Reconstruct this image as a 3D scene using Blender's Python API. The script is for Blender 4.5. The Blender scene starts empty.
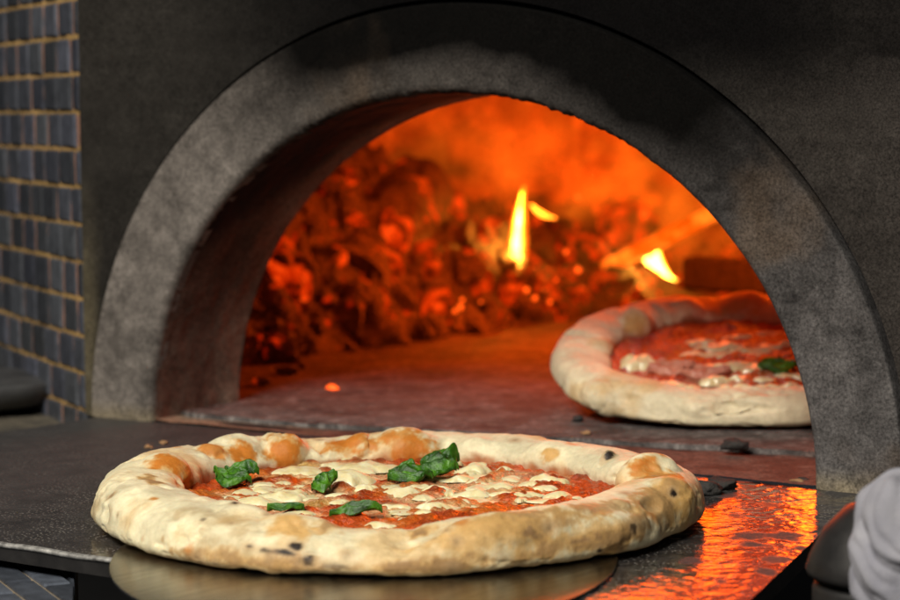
import bpy, bmesh, math, random
import numpy as np
from mathutils import Matrix, Vector

random.seed(7)
RNG = np.random.default_rng(7)
scene = bpy.context.scene
col = scene.collection
S = 0.256                                    # half the width of the oven mouth, in metres

# ------------------------------------------------------------------ camera
FPX = 2285.64                                # focal length in pixels of a 900 px wide picture
YAW, PITCH, ROLL = -0.6220738, -0.0835578, -0.0062341
cy, sy, cp, sp, cr, sr = math.cos(YAW), math.sin(YAW), math.cos(PITCH), math.sin(PITCH), math.cos(ROLL), math.sin(ROLL)
FWD = np.array([sy*cp, cy*cp, sp]); R0 = np.array([cy, -sy, 0.0]); U0 = np.cross(R0, FWD)
RGT = cr*R0 + sr*U0; UPV = -sr*R0 + cr*U0
CAM = np.array([3.2738847, -4.5670888, 0.8471563])*S
cam_d = bpy.data.cameras.new("camera"); cam = bpy.data.objects.new("camera", cam_d); col.objects.link(cam)
M = Matrix.Identity(4)
for i in range(3):
    M[i][0], M[i][1], M[i][2], M[i][3] = RGT[i], UPV[i], -FWD[i], CAM[i]
cam.matrix_world = M
cam_d.sensor_width = 36; cam_d.lens = FPX/900*36
cam_d.clip_start = 0.05; cam_d.clip_end = 50
cam_d.dof.use_dof = True; cam_d.dof.focus_distance = 4.72*S; cam_d.dof.aperture_fstop = 9.0
cam_d.dof.aperture_blades = 7
scene.camera = cam

# ------------------------------------------------------------------ world and lamps
w = bpy.data.worlds.new("World"); scene.world = w; w.use_nodes = True
w.node_tree.nodes["Background"].inputs[0].default_value = (0.85, 0.9, 1.0, 1)
w.node_tree.nodes["Background"].inputs[1].default_value = 0.022
scene.view_settings.view_transform = 'Standard'; scene.view_settings.look = 'None'
scene.view_settings.exposure = 0.0; scene.view_settings.gamma = 1.0

def area(name, loc, target, size, power, color):
    l = bpy.data.lights.new(name, 'AREA'); l.shape = 'DISK'; l.size = size; l.energy = power; l.color = color
    o = bpy.data.objects.new(name, l); col.objects.link(o); o.location = loc
    o.rotation_euler = (Vector(target)-Vector(loc)).to_track_quat('-Z', 'Y').to_euler()
    return o
area("kitchen_lamp", (-0.35, -1.05, 1.15), (0.08, -0.2, 0.05), 0.45, 6.5, (1.0, 0.92, 0.80))
area("room_light", (0.45, -1.70, 1.36), (0.05, 0.0, 0.05), 0.75, 44, (1.0, 0.965, 0.88))

def fire_lamp(loc, power, color=(1.0, 0.092, 0.003), r=0.03):
    l = bpy.data.lights.new("fire_light", 'POINT'); l.energy = power; l.color = color; l.shadow_soft_size = r
    o = bpy.data.objects.new("fire_light", l); col.objects.link(o); o.location = loc
    return o

# ------------------------------------------------------------------ helpers
def at(px, py, z=0.0):
    d = (px-450)/FPX*RGT - (py-300)/FPX*UPV + FWD
    return CAM + d*((z-CAM[2])/d[2])
def ata(px, py, dist):                        # dist = distance along the optical axis
    d = (px-450)/FPX*RGT - (py-300)/FPX*UPV + FWD
    return CAM + d*dist
def proj(P):
    X = P-CAM; wz = X@FWD
    return np.stack([450+FPX*(X@RGT)/wz, 300-FPX*(X@UPV)/wz], -1), wz

def _h(i, j, k, seed):
    n = (i*374761393 + j*668265263 + k*2147483647 + seed*974634541) & 0xffffffff
    n = ((n ^ (n >> 13))*1274126177) & 0xffffffff
    n = ((n ^ (n >> 16))*2246822519) & 0xffffffff
    return ((n ^ (n >> 15)) & 0xffffff)/float(0xffffff)
def vnoise(P, seed=0):
    P = np.asarray(P, float); I = np.floor(P).astype(np.int64); f = P-I; f = f*f*f*(f*(f*6-15)+10)
    x, y, z = I[..., 0], I[..., 1], I[..., 2]; r = 0
    for a in (0, 1):
        for b in (0, 1):
            for c in (0, 1):
                wt = (f[..., 0] if a else 1-f[..., 0])*(f[..., 1] if b else 1-f[..., 1])*(f[..., 2] if c else 1-f[..., 2])
                r = r + wt*_h(x+a, y+b, z+c, seed)
    return r*2-1
def fbm(P, freq, oct=4, seed=0, gain=0.5):
    r = 0; a = 1.0; t = 0; P = np.asarray(P, float)
    for o in range(oct):
        r = r + a*vnoise(P*freq + o*17.3, seed+o); t += a; a *= gain; freq *= 2.03
    return r/t
def sstep(a, b, x):
    t = np.clip((x-a)/(b-a), 0, 1); return t*t*(3-2*t)
def mix3(a, b, t):
    return np.asarray(a)*(1-t[..., None]) + np.asarray(b)*t[..., None]

def tag(o, label=None, cat=None, group=None, kind=None):
    if label: o["label"] = label
    if cat: o["category"] = cat
    if group: o["group"] = group
    if kind: o["kind"] = kind
    return o
def empty(name, loc=(0, 0, 0)):
    o = bpy.data.objects.new(name, None); o.location = tuple(loc); o.empty_display_size = 0.02; col.objects.link(o); return o
def mesh(name, V, F, mat, parent=None, origin=None, colors=None, smooth=True):
    """V in world coordinates; origin (world) becomes the object's own origin."""
    V = np.asarray(V, float).reshape(-1, 3)
    wo = np.zeros(3) if origin is None else np.asarray(origin, float)
    po = np.zeros(3)
    if parent is not None:
        q = parent
        while q is not None:
            po = po+np.array(q.location); q = q.parent
        if origin is None: wo = po
    me = bpy.data.meshes.new(name)
    me.from_pydata((V-wo).tolist(), [], F if isinstance(F, list) else F.tolist())
    if smooth: me.polygons.foreach_set("use_smooth", [True]*len(me.polygons))
    if colors is not None:
        ca = me.color_attributes.new("col", 'FLOAT_COLOR', 'POINT')
        c = np.asarray(colors, float).reshape(-1, colors.shape[-1])
        if c.shape[1] == 3: c = np.c_[c, np.ones(len(c))]
        ca.data.foreach_set("color", c.astype(np.float32).ravel())
    me.update()
    o = bpy.data.objects.new(name, me); col.objects.link(o)
    if mat: me.materials.append(mat)
    if parent is not None: o.parent = parent
    o.location = tuple(wo-po)
    return o
def gridF(n, m, wrapn=False, wrapm=False):
    i = np.arange(n if wrapn else n-1)[:, None]; j = np.arange(m if wrapm else m-1)[None, :]
    i2 = (i+1) % n; j2 = (j+1) % m
    return np.stack([i*m+j+0*j, i2*m+j, i2*m+j2, i*m+j2], -1).reshape(-1, 4)
def box(x0, x1, y0, y1, z0, z1):
    V = [(x, y, z) for x in (x0, x1) for y in (y0, y1) for z in (z0, z1)]
    F = [(0, 1, 3, 2), (4, 6, 7, 5), (0, 4, 5, 1), (2, 3, 7, 6), (0, 2, 6, 4), (1, 5, 7, 3)]
    return V, F

# ------------------------------------------------------------------ materials
def material(name):
    m = bpy.data.materials.new(name); m.use_nodes = True
    nt = m.node_tree; b = nt.nodes["Principled BSDF"]
    return m, nt, b
def N(nt, t, **kw):
    n = nt.nodes.new(t)
    for k, v in kw.items():
        if k in n.inputs: n.inputs[k].default_value = v
        else: setattr(n, k, v)
    return n
def coords(nt, scale=(1, 1, 1)):
    tc = N(nt, 'ShaderNodeTexCoord'); mp = N(nt, 'ShaderNodeMapping'); mp.inputs['Scale'].default_value = scale
    nt.links.new(tc.outputs['Object'], mp.inputs['Vector']); return mp.outputs['Vector']
def noise(nt, vec, scale, detail=5, rough=0.6):
    n = N(nt, 'ShaderNodeTexNoise', Scale=scale, Detail=detail, Roughness=rough); nt.links.new(vec, n.inputs['Vector']); return n.outputs['Fac']
def ramp(nt, fac, stops):
    r = N(nt, 'ShaderNodeValToRGB'); e = r.color_ramp.elements
    while len(e) < len(stops): e.new(0.5)
    for x, (p, c) in zip(e, stops): x.position = p; x.color = tuple(c)+(1,) if len(c) == 3 else c
    nt.links.new(fac, r.inputs['Fac']); return r.outputs['Color']
def mixc(nt, a, b, fac, mode='MIX'):
    m = N(nt, 'ShaderNodeMix', data_type='RGBA', blend_type=mode)
    for k, v in ((6, a), (7, b), (0, fac)):
        if hasattr(v, 'is_linked') or isinstance(v, bpy.types.NodeSocket): nt.links.new(v, m.inputs[k])
        else: m.inputs[k].default_value = v if k == 0 else tuple(v)+(1,)
    return m.outputs[2]
def bump(nt, b, h, strength, dist=0.002, prev=None):
    n = N(nt, 'ShaderNodeBump', Strength=strength, Distance=dist); nt.links.new(h, n.inputs['Height'])
    if prev: nt.links.new(prev, n.inputs['Normal'])
    nt.links.new(n.outputs['Normal'], b.inputs['Normal']); return n.outputs['Normal']
def attr(nt):
    a = N(nt, 'ShaderNodeVertexColor'); a.layer_name = "col"; return a
def simple(name, c1, c2, scale=60, rough=0.7, bs=0.3, metallic=0.0, bscale=None, bdist=0.001):
    m, nt, b = material(name); v = coords(nt)
    nt.links.new(ramp(nt, noise(nt, v, scale), [(0.3, c1), (0.7, c2)]), b.inputs['Base Color'])
    b.inputs['Roughness'].default_value = rough; b.inputs['Metallic'].default_value = metallic
    if bs: bump(nt, b, noise(nt, v, bscale or scale*3), bs, bdist)
    return m
def grainy(name, rough=0.85, grain=0.55, gscale=900, bs=0.5, spec=0.3, mid=(0.30, 0.70)):
    """vertex colour (stain, wear and some painted shade of the surface) broken up by a fine grain"""
    m, nt, b = material(name); v = coords(nt); a = attr(nt)
    g = ramp(nt, noise(nt, v, gscale, 3, 0.7), [(mid[0], (1-grain,)*3), (mid[1], (1+grain,)*3)])
    g2 = ramp(nt, noise(nt, v, 110, 6, 0.7), [(0.3, (0.75,)*3), (0.7, (1.2,)*3)])
    c = mixc(nt, a.outputs['Color'], g, 1.0, 'MULTIPLY'); c = mixc(nt, c, g2, 1.0, 'MULTIPLY')
    nt.links.new(c, b.inputs['Base Color']); b.inputs['Roughness'].default_value = rough
    b.inputs['Specular IOR Level'].default_value = spec
    bump(nt, b, noise(nt, v, gscale*0.7, 4, 0.7), bs, 0.0006)
    return m

M_stone = grainy("sooty_stone", 0.95, 0.55, 560, 0.9, 0.06)
M_plate = grainy("sooty_plaster", 0.95, 0.6, 700, 0.8, 0.06)
M_lining = grainy("scorched_lining", 0.9, 0.4, 350, 0.7, 0.2)
M_floor = grainy("hearth_stone", 0.8, 0.6, 420, 0.9, 0.3)
M_brick = grainy("firebrick", 0.9, 0.4, 120, 0.7, 0.2)

def dough_mat():
    m, nt, b = material("baked_dough"); v = coords(nt); a = attr(nt)
    g = ramp(nt, noise(nt, v, 260, 5, 0.65), [(0.3, (0.86, 0.84, 0.80)), (0.7, (1.1, 1.1, 1.1))])
    c = mixc(nt, a.outputs['Color'], g, 1.0, 'MULTIPLY')
    nt.links.new(c, b.inputs['Base Color']); b.inputs['Roughness'].default_value = 0.55
    b.inputs['Specular IOR Level'].default_value = 0.3
    b.inputs['Subsurface Weight'].default_value = 0.12; b.inputs['Subsurface Radius'].default_value = (0.004, 0.002, 0.001)
    b.inputs['Subsurface Scale'].default_value = 0.6
    n1 = bump(nt, b, noise(nt, v, 240, 5, 0.6), 0.35, 0.0014)
    bump(nt, b, noise(nt, v, 1100, 3, 0.6), 0.25, 0.0004, n1)
    return m
M_dough = dough_mat()
def sauce_mat(name="tomato_sauce", ro=0.14, bs=0.8):
    m, nt, b = material(name); v = coords(nt); a = attr(nt)
    g = ramp(nt, noise(nt, v, 420, 4, 0.7), [(0.3, (0.6, 0.55, 0.5)), (0.7, (1.25, 1.3, 1.3))])
    nt.links.new(mixc(nt, a.outputs['Color'], g, 1.0, 'MULTIPLY'), b.inputs['Base Color'])
    b.inputs['Roughness'].default_value = ro; b.inputs['Specular IOR Level'].default_value = 0.6
    n1 = bump(nt, b, noise(nt, v, 330, 4, 0.6), bs, 0.0030)
    bump(nt, b, noise(nt, v, 1300, 2, 0.5), 0.3, 0.0006, n1)
    return m
M_sauce = sauce_mat()
M_sauce_wet = sauce_mat("bubbling_tomato_sauce", 0.07, 1.0)
M_sauce_wet.node_tree.nodes['Principled BSDF'].inputs['IOR'].default_value = 2.1
def cheese_mat(name="melted_mozzarella", ro=0.28):
    m, nt, b = material(name); v = coords(nt)
    c = ramp(nt, noise(nt, v, 170, 4, 0.6), [(0.28, (0.74, 0.60, 0.28)), (0.5, (0.82, 0.73, 0.43)), (0.75, (0.86, 0.80, 0.54))])
    nt.links.new(c, b.inputs['Base Color']); b.inputs['Roughness'].default_value = ro
    b.inputs['Subsurface Weight'].default_value = 0.45; b.inputs['Subsurface Radius'].default_value = (0.004, 0.003, 0.0015)
    b.inputs['Subsurface Scale'].default_value = 0.6
    bump(nt, b, noise(nt, v, 420, 4, 0.6), 0.35, 0.0012)
    return m
M_cheese = cheese_mat()
M_cheese_wet = cheese_mat("bubbling_mozzarella", 0.12)
M_cheese_wet.node_tree.nodes['Principled BSDF'].inputs['IOR'].default_value = 1.9
def basil_mat():
    m, nt, b = material("basil"); v = coords(nt)
    c = ramp(nt, noise(nt, v, 130, 5, 0.6), [(0.28, (0.006, 0.018, 0.002)), (0.48, (0.026, 0.105, 0.004)), (0.72, (0.10, 0.29, 0.013))])
    nt.links.new(c, b.inputs['Base Color']); b.inputs['Roughness'].default_value = 0.38
    b.inputs['Specular IOR Level'].default_value = 0.4
    bump(nt, b, noise(nt, v, 500, 4, 0.6), 0.6, 0.001)
    return m
M_basil = basil_mat()
M_ham = simple("cooked_ham", (0.46, 0.13, 0.08), (0.60, 0.27, 0.17), 220, 0.4, 0.4)
M_scorch = simple("charcoal", (0.012, 0.011, 0.010), (0.05, 0.045, 0.04), 150, 0.8, 0.8, bdist=0.002)
M_crumb = simple("toasted_crumb", (0.28, 0.13, 0.05), (0.45, 0.27, 0.13), 400, 0.8, 0.6)
M_grout = simple("tan_grout", (0.20, 0.15, 0.09), (0.32, 0.25, 0.16), 60, 0.95, 0.6)
M_rustg = simple("tile_bed", (0.10, 0.05, 0.03), (0.20, 0.10, 0.06), 40, 0.95, 0.6)

def tile_mat():
    m, nt, b = material("slate_tile"); v = coords(nt); a = attr(nt)
    g = ramp(nt, noise(nt, v, 90, 6, 0.7), [(0.3, (0.65,)*3), (0.72, (1.45,)*3)])
    st = ramp(nt, noise(nt, coords(nt, (1, 1, 0.12)), 130, 4, 0.6), [(0.35, (0.9,)*3), (0.7, (1.15,)*3)])
    c = mixc(nt, mixc(nt, a.outputs['Color'], g, 1.0, 'MULTIPLY'), st, 1.0, 'MULTIPLY')
    nt.links.new(c, b.inputs['Base Color']); b.inputs['Roughness'].default_value = 0.36
    bump(nt, b, noise(nt, v, 260, 5, 0.7), 0.4, 0.0008)
    return m
M_tile = tile_mat()

def shelf_mat():
    m, nt, b = material("blackened_steel"); v = coords(nt); a = attr(nt)
    n1 = noise(nt, v, 55, 6, 0.7)
    c = mixc(nt, (0.008, 0.008, 0.009), (0.062, 0.056, 0.053), ramp(nt, n1, [(0.3, (0,)*3), (0.75, (1,)*3)]))
    vo = N(nt, 'ShaderNodeTexVoronoi', Scale=300.0, voronoi_dimensions='2D'); nt.links.new(v, vo.inputs['Vector'])
    speck = ramp(nt, vo.outputs['Distance'], [(0.0, (1,)*3), (0.21, (0,)*3)])
    msk = ramp(nt, noise(nt, v, 38, 3, 0.6), [(0.40, (0,)*3), (0.58, (0.9,)*3)])
    sf = mixc(nt, speck, msk, 1.0, 'MULTIPLY')
    c = mixc(nt, c, ramp(nt, noise(nt, v, 750, 3, 0.7), [(0.3, (0.35,)*3), (0.7, (1.9,)*3)]), 1.0, 'MULTIPLY')
    c = mixc(nt, c, (0.55, 0.50, 0.44), sf)
    sep = N(nt, 'ShaderNodeSeparateColor'); nt.links.new(a.outputs['Color'], sep.inputs[0])
    c = mixc(nt, c, (0.05, 0.047, 0.045), sep.outputs[0])     # red channel: matte baked-on stain
    nt.links.new(c, b.inputs['Base Color'])
    r = N(nt, 'ShaderNodeMapRange'); nt.links.new(n1, r.inputs[0]); r.inputs[1].default_value = 0.3; r.inputs[2].default_value = 0.75
    r.inputs[3].default_value = 0.05; r.inputs[4].default_value = 0.14
    mr = N(nt, 'ShaderNodeMix'); nt.links.new(sep.outputs[0], mr.inputs[0]); nt.links.new(r.outputs[0], mr.inputs[2]); mr.inputs[3].default_value = 0.8
    nt.links.new(mr.outputs[0], b.inputs['Roughness'])
    b.inputs['IOR'].default_value = 2.15
    ms = N(nt, 'ShaderNodeMath', operation='MULTIPLY_ADD'); nt.links.new(sep.outputs[0], ms.inputs[0]); ms.inputs[1].default_value = -0.45; ms.inputs[2].default_value = 0.5
    nt.links.new(ms.outputs[0], b.inputs['Specular IOR Level'])
    b1 = bump(nt, b, noise(nt, v, 260, 3, 0.55), 0.35, 0.0005)
    bump(nt, b, noise(nt, v, 700, 3, 0.6), 0.12, 0.0003, b1)
    return m
M_shelf = shelf_mat()
M_edge = simple("highlight_steel", (0.10, 0.095, 0.09), (0.62, 0.60, 0.56), 200, 0.4, 0.3, 0.4)
def peel_mat():
    m, nt, b = material("brushed_aluminium"); v = coords(nt, (1.0, 0.05, 1.0))
    n1 = noise(nt, v, 350, 4, 0.6)
    nt.links.new(ramp(nt, n1, [(0.3, (0.15, 0.142, 0.128)), (0.7, (0.32, 0.30, 0.265))]), b.inputs['Base Color'])
    b.inputs['Metallic'].default_value = 1.0; b.inputs['Roughness'].default_value = 0.24
    bump(nt, b, n1, 0.15, 0.0005)
    return m
M_peel = peel_mat()
M_iron = simple("black_iron", (0.015, 0.014, 0.014), (0.04, 0.037, 0.035), 50, 0.45, 0.3, 0.3)
M_greyiron = simple("dusty_iron", (0.045, 0.045, 0.047), (0.10, 0.10, 0.10), 35, 0.5, 0.3, 0.2)
M_ledge = simple("dusty_ledge", (0.03, 0.028, 0.025), (0.20, 0.165, 0.11), 26, 0.95, 0.7, bdist=0.003)
M_ground = simple("dark_floor", (0.012, 0.011, 0.01), (0.03, 0.028, 0.025), 8, 0.9, 0.2)
M_cloth = simple("grey_towel", (0.24, 0.235, 0.27), (0.33, 0.32, 0.345), 70, 0.95, 0.5, bscale=900)

def ember_mat(name, ash, glow, seed, lo=0.56, hi=0.70, strength=3.0, scale=45):
    m, nt, b = material(name); v = coords(nt)
    oi = N(nt, 'ShaderNodeObjectInfo')
    n1 = noise(nt, v, scale*2.2, 6, 0.7)
    nt.links.new(ramp(nt, n1, [(0.25, (0.02, 0.015, 0.012)), (0.5, (ash*0.5, ash*0.42, ash*0.38)), (0.75, (ash, ash*0.80, ash*0.70))]), b.inputs['Base Color'])
    b.inputs['Roughness'].default_value = 0.95
    add = N(nt, 'ShaderNodeVectorMath', operation='ADD')
    cb = N(nt, 'ShaderNodeCombineXYZ'); mu = N(nt, 'ShaderNodeMath', operation='MULTIPLY'); mu.inputs[1].default_value = 37.0
    nt.links.new(oi.outputs['Random'], mu.inputs[0]); nt.links.new(mu.outputs[0], cb.inputs[0]); cb.inputs[1].default_value = seed
    nt.links.new(v, add.inputs[0]); nt.links.new(cb.outputs[0], add.inputs[1])
    n2 = noise(nt, add.outputs[0], scale, 4, 0.6)
    e = ramp(nt, n2, [(lo, (0, 0, 0)), ((lo+hi)/2, (0.5*glow[0], 0.25*glow[1], 0)), (hi, glow)])
    nt.links.new(e, b.inputs['Emission Color']); b.inputs['Emission Strength'].default_value = strength
    bump(nt, b, noise(nt, v, scale*6, 5, 0.7), 0.9, 0.004)
    return m
M_coal = ember_mat("glowing_coal", 0.27, (1.0, 0.05, 0.004), 1.0, 0.62, 0.80, 0.8)
M_hot = ember_mat("hot_coal", 0.16, (1.0, 0.07, 0.004), 5.0, 0.42, 0.66, 1.1, 70)
M_bed = ember_mat("ember_bed", 0.27, (1.0, 0.05, 0.004), 3.0, 0.63, 0.78, 0.8, 60)
M_char = ember_mat("charred_wood", 0.25, (1.0, 0.09, 0.008), 9.0, 0.60, 0.75, 1.2, 30)
M_burn = ember_mat("burning_wood", 0.6, (1.0, 0.20, 0.012), 17.0, 0.25, 0.60, 1.8, 24)
M_wood = ember_mat("scorched_wood", 0.42, (1.0, 0.16, 0.01), 11.0, 0.58, 0.75, 1.0, 24)

def flame_mat(name, color, dens):
    m = bpy.data.materials.new(name); m.use_nodes = True; nt = m.node_tree; nt.nodes.clear()
    out = nt.nodes.new('ShaderNodeOutputMaterial'); em = nt.nodes.new('ShaderNodeEmission')
    em.inputs[0].default_value = tuple(color)+(1,); em.inputs[1].default_value = dens
    nt.links.new(em.outputs[0], out.inputs['Volume']); return m
M_flame = flame_mat("flame_outer", (1.0, 0.27, 0.012), 50)
M_core = flame_mat("flame_core", (1.0, 0.46, 0.05), 150)
M_halo = flame_mat("flame_halo", (1.0, 0.16, 0.006), 9)
M_wisp = flame_mat("flame_wisp", (1.0, 0.20, 0.010), 22)
def spark_mat():
    m, nt, b = material("spark"); b.inputs['Base Color'].default_value = (0.1, 0.02, 0.01, 1)
    b.inputs['Emission Color'].default_value = (1.0, 0.10, 0.006, 1); b.inputs['Emission Strength'].default_value = 2.2
    return m
M_spark = spark_mat()

# ------------------------------------------------------------------ setting
V, F = box(-3, 3, -1.2, 3.0, -0.62, -0.60)
tag(mesh("floor", V, F, M_ground, smooth=False), kind="structure")

# ================================================================== the oven
oven = empty("pizza_oven", (0, 0, 0))
tag(oven, "sooty stone pizza oven with arched mouth and a wood fire inside", "oven")
RO, KO, KI = 1.218, 1.1045, 0.8863

def soot_colour(X, Z, base):
    """soot stain of years of smoke above the mouth: X, Z in units of S"""
    P = np.stack([X, 0*X, Z], -1)
    n = fbm(P, 2.2, 5, 11); n2 = fbm(P, 7, 4, 17)
    a = np.arctan2(Z/1.0, X)
    rr = np.hypot(X, Z*1.06)
    up = sstep(0.55, 0.98, Z+0.10*n + 0.08*X)
    # two black lobes right and left of the crown
    l1 = np.exp(-(((X+0.38)/0.36)**2 + ((Z-1.02)/0.17)**2))
    l2 = np.exp(-(((X-0.50)/0.34)**2 + ((Z-0.88)/0.15)**2))
    s = np.clip(0.95*up + 1.1*l1 + 1.15*l2 + 0.16*n + 0.1*n2, 0, 1)
    return s

# arch ring
na, nr = 520, 72
ang = np.linspace(math.pi, 0, na)
prof = []                                        # (u across the ring, y) going outer side -> front -> bevel -> inner
prof += [(1.0, 0.03), (1.0, 0.0), (1.0, -0.012), (0.995, -0.018)]
prof += [(u, -0.020) for u in np.linspace(0.985, 0.10, nr)]
for t in np.linspace(0, 1, 9)[1:]:
    prof.append((0.10*(1-math.sin(t*math.pi/2)), -0.020+0.024*(1-math.cos(t*math.pi/2))))
prof += [(0.0, 0.03)]
prof = np.array(prof)
A, U = np.meshgrid(ang, prof[:, 0], indexing='ij')
rx = 1+(RO-1)*U; rz = KI+(KO-KI)*U
X = rx*np.cos(A); Z = rz*np.sin(A); Y = np.broadcast_to(prof[:, 1], X.shape).copy()
P = np.stack([X, 0*X, Z], -1)
edge = np.exp(-(U/0.06)**2)
rag = fbm(P, 26, 3, 5)*0.003 + fbm(P, 80, 2, 8)*0.004
sc = 1+edge*rag*(0.10+1.35*sstep(0.62, 0.88, Z))
X2, Z2 = X*sc, Z*sc
Y = Y+0.003*fbm(P, 9, 4, 3)*(U < 0.98)
s = soot_colour(X, Z, None)
band = np.exp(-((U-0.17)/0.20)**2)*sstep(0.45, 0.8, Z)*(1-0.45*sstep(0.45, 0.8, X))      # rubbed lighter band over the mouth
crown = np.exp(-((X-0.03)/0.20)**2)*sstep(0.85, 0.95, Z)*sstep(1.15, 0.95, Z)
n3 = fbm(P, 4, 5, 31); n4 = fbm(P, 14, 4, 37)
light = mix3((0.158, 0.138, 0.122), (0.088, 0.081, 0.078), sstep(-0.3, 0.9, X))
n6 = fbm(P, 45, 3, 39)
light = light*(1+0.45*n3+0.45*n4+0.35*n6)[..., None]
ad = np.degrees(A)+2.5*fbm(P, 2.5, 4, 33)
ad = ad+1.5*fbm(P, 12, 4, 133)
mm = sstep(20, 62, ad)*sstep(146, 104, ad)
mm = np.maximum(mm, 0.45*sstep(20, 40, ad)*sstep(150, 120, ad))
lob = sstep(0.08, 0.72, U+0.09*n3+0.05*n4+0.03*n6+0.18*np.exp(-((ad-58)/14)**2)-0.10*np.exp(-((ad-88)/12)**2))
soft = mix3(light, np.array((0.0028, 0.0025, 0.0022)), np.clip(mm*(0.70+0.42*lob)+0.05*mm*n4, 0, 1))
soft = mix3(soft, np.array((0.115, 0.078, 0.05)), np.clip(sstep(0.1, 0.5, fbm(P, 3.3, 4, 35))*0.5*(1-0.75*mm*lob), 0, 1))
lip = sstep(0.045, 0.015, U)*sstep(0.55, 0.85, Z)
ring_col = mix3(soft, np.array((0.012, 0.011, 0.010)), np.clip(lip*(0.6+0.8*n4), 0, 1))
ring_col = mix3(ring_col, np.array((0.26, 0.21, 0.13)), np.clip(sstep(0.06, 0.0, Z)*0.5*(1+n4), 0, 1))
ring_col = np.clip(ring_col, 0.002, 1)
mesh("arch", np.stack([X2, Y, Z2], -1)*S, gridF(*X.shape), M_stone, oven, colors=ring_col)

# front plate with the arched hole (a small groove stays open around the ring)
nu = 90
Ru = np.linspace(0, 1, nu)**1.5
XL, XR, ZT = -1.255, 3.2, 1.9
A, U = np.meshgrid(ang, Ru, indexing='ij')
c_, s_ = np.cos(A), np.sin(A)
G = 0.012
ix, iz = (RO+G)*c_, (KO+G)*s_
tx = np.where(c_ < 0, XL/np.minimum(c_, -1e-9), XR/np.maximum(c_, 1e-9)); tz = ZT/np.maximum(s_, 1e-9)
tt = np.minimum(tx, tz); ox, oz = tt*c_, tt*s_
X, Z = ix+(ox-ix)*U, iz+(oz-iz)*U
P = np.stack([X, 0*X, Z], -1)
n3 = fbm(P, 3.2, 5, 41); n4 = fbm(P, 11, 4, 47); n5 = fbm(P*np.array([1, 1, 14]), 3, 3, 49)
base = mix3((0.024, 0.0215, 0.0185), (0.030, 0.0255, 0.0225), sstep(0.3, 1.5, X))
base = base*(1+0.45*n3+0.25*n4+0.15*n5)[..., None]
pale = sstep(-1.17, -1.25, X+0.02*n4)*sstep(0.75, 0.2, Z)
base = mix3(base, np.array((0.17, 0.14, 0.085)), np.clip(pale*(0.55+0.5*n4), 0, 1))
pale2 = sstep(1.2, 1.5, X)*sstep(0.9, 0.3, Z)
base = mix3(base, np.array((0.19, 0.155, 0.115)), np.clip(pale2*(0.6+0.8*n3), 0, 1))
topsoot = np.clip(sstep(0.80, 1.0, Z - 0.18*sstep(0.3, -1.2, X)*2 + 0.03*n4)*(1-0.75*sstep(0.75, 1.5, np.abs(X-0.05)+0.1*n3)) , 0, 1)
topsoot = np.maximum(topsoot, np.clip(sstep(0.75, 1.05, Z+0.12*n3)*np.exp(-((X-0.05)/0.75)**4), 0, 1))
hood_shadow = sstep(0.935, 0.965, Z+0.008*n4+0.01*n3)*sstep(0.2, 0.6, X)*(0.8+0.5*n3)  # cast shadow with a level lower edge, painted into the plate colour
pc = mix3(base, np.array((0.0025, 0.0022, 0.0022)), np.clip(np.maximum(topsoot, 0.82*hood_shadow), 0, 1))
Yp = -0.004+0.004*fbm(P, 6, 4, 53)
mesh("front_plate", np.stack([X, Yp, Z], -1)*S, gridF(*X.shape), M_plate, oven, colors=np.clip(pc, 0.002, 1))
# dark groove behind the gap
A, U = np.meshgrid(ang, np.linspace(0, 1, 3), indexing='ij')
rr_ = RO-0.02+U*0.08; kk_ = KO-0.02+U*0.08
mesh("groove", np.stack([rr_*np.cos(A), 0*A+0.04, kk_*np.sin(A)], -1)*S, gridF(*A.shape), M_scorch, oven)

# mouth lining (the short tunnel) and inner wall round it
D = 0.352
A, T = np.meshgrid(ang, np.linspace(0, 1, 60), indexing='ij')
X, Z = np.cos(A)*1.0, KI*np.sin(A); Yt = 0.006+T*(D-0.006)
P = np.stack([X, Yt, Z], -1)
n3 = fbm(P, 5, 5, 61); n4 = fbm(P*np.array([1, 2, 0.5]), 18, 4, 67)
lc = mix3((0.10, 0.060, 0.044), (0.19, 0.130, 0.095), sstep(0.45, 0.95, T+0.12*n3))
lc = lc*(1+0.35*n3+0.35*n4)[..., None]
soot_shade = np.clip(sstep(0.40, 0.62, Z+0.1*n3-0.26*T+0.06), 0, 1)*(1-0.75*sstep(0.6, 0.95, T+0.1*n3))  # mild soot plus the arch's shadow, painted dark over the upper lining
lc = mix3(lc, np.array((0.010, 0.008, 0.007)), soot_shade)
sc = 1+0.006*fbm(P, 12, 4, 71)*sstep(0, 0.1, T)
mesh("mouth_lining", np.stack([X*sc, Yt, Z*sc], -1)*S, gridF(*X.shape), M_lining, oven, colors=np.clip(lc, 0.004, 1))
A, U = np.meshgrid(ang, np.linspace(0, 1, 10), indexing='ij')
mesh("inner_wall", np.stack([(1+U*0.55)*np.cos(A), 0*A+D+0.001, (KI+U*1.9)*np.sin(A)], -1)*S, gridF(*A.shape), M_scorch, oven)

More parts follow.
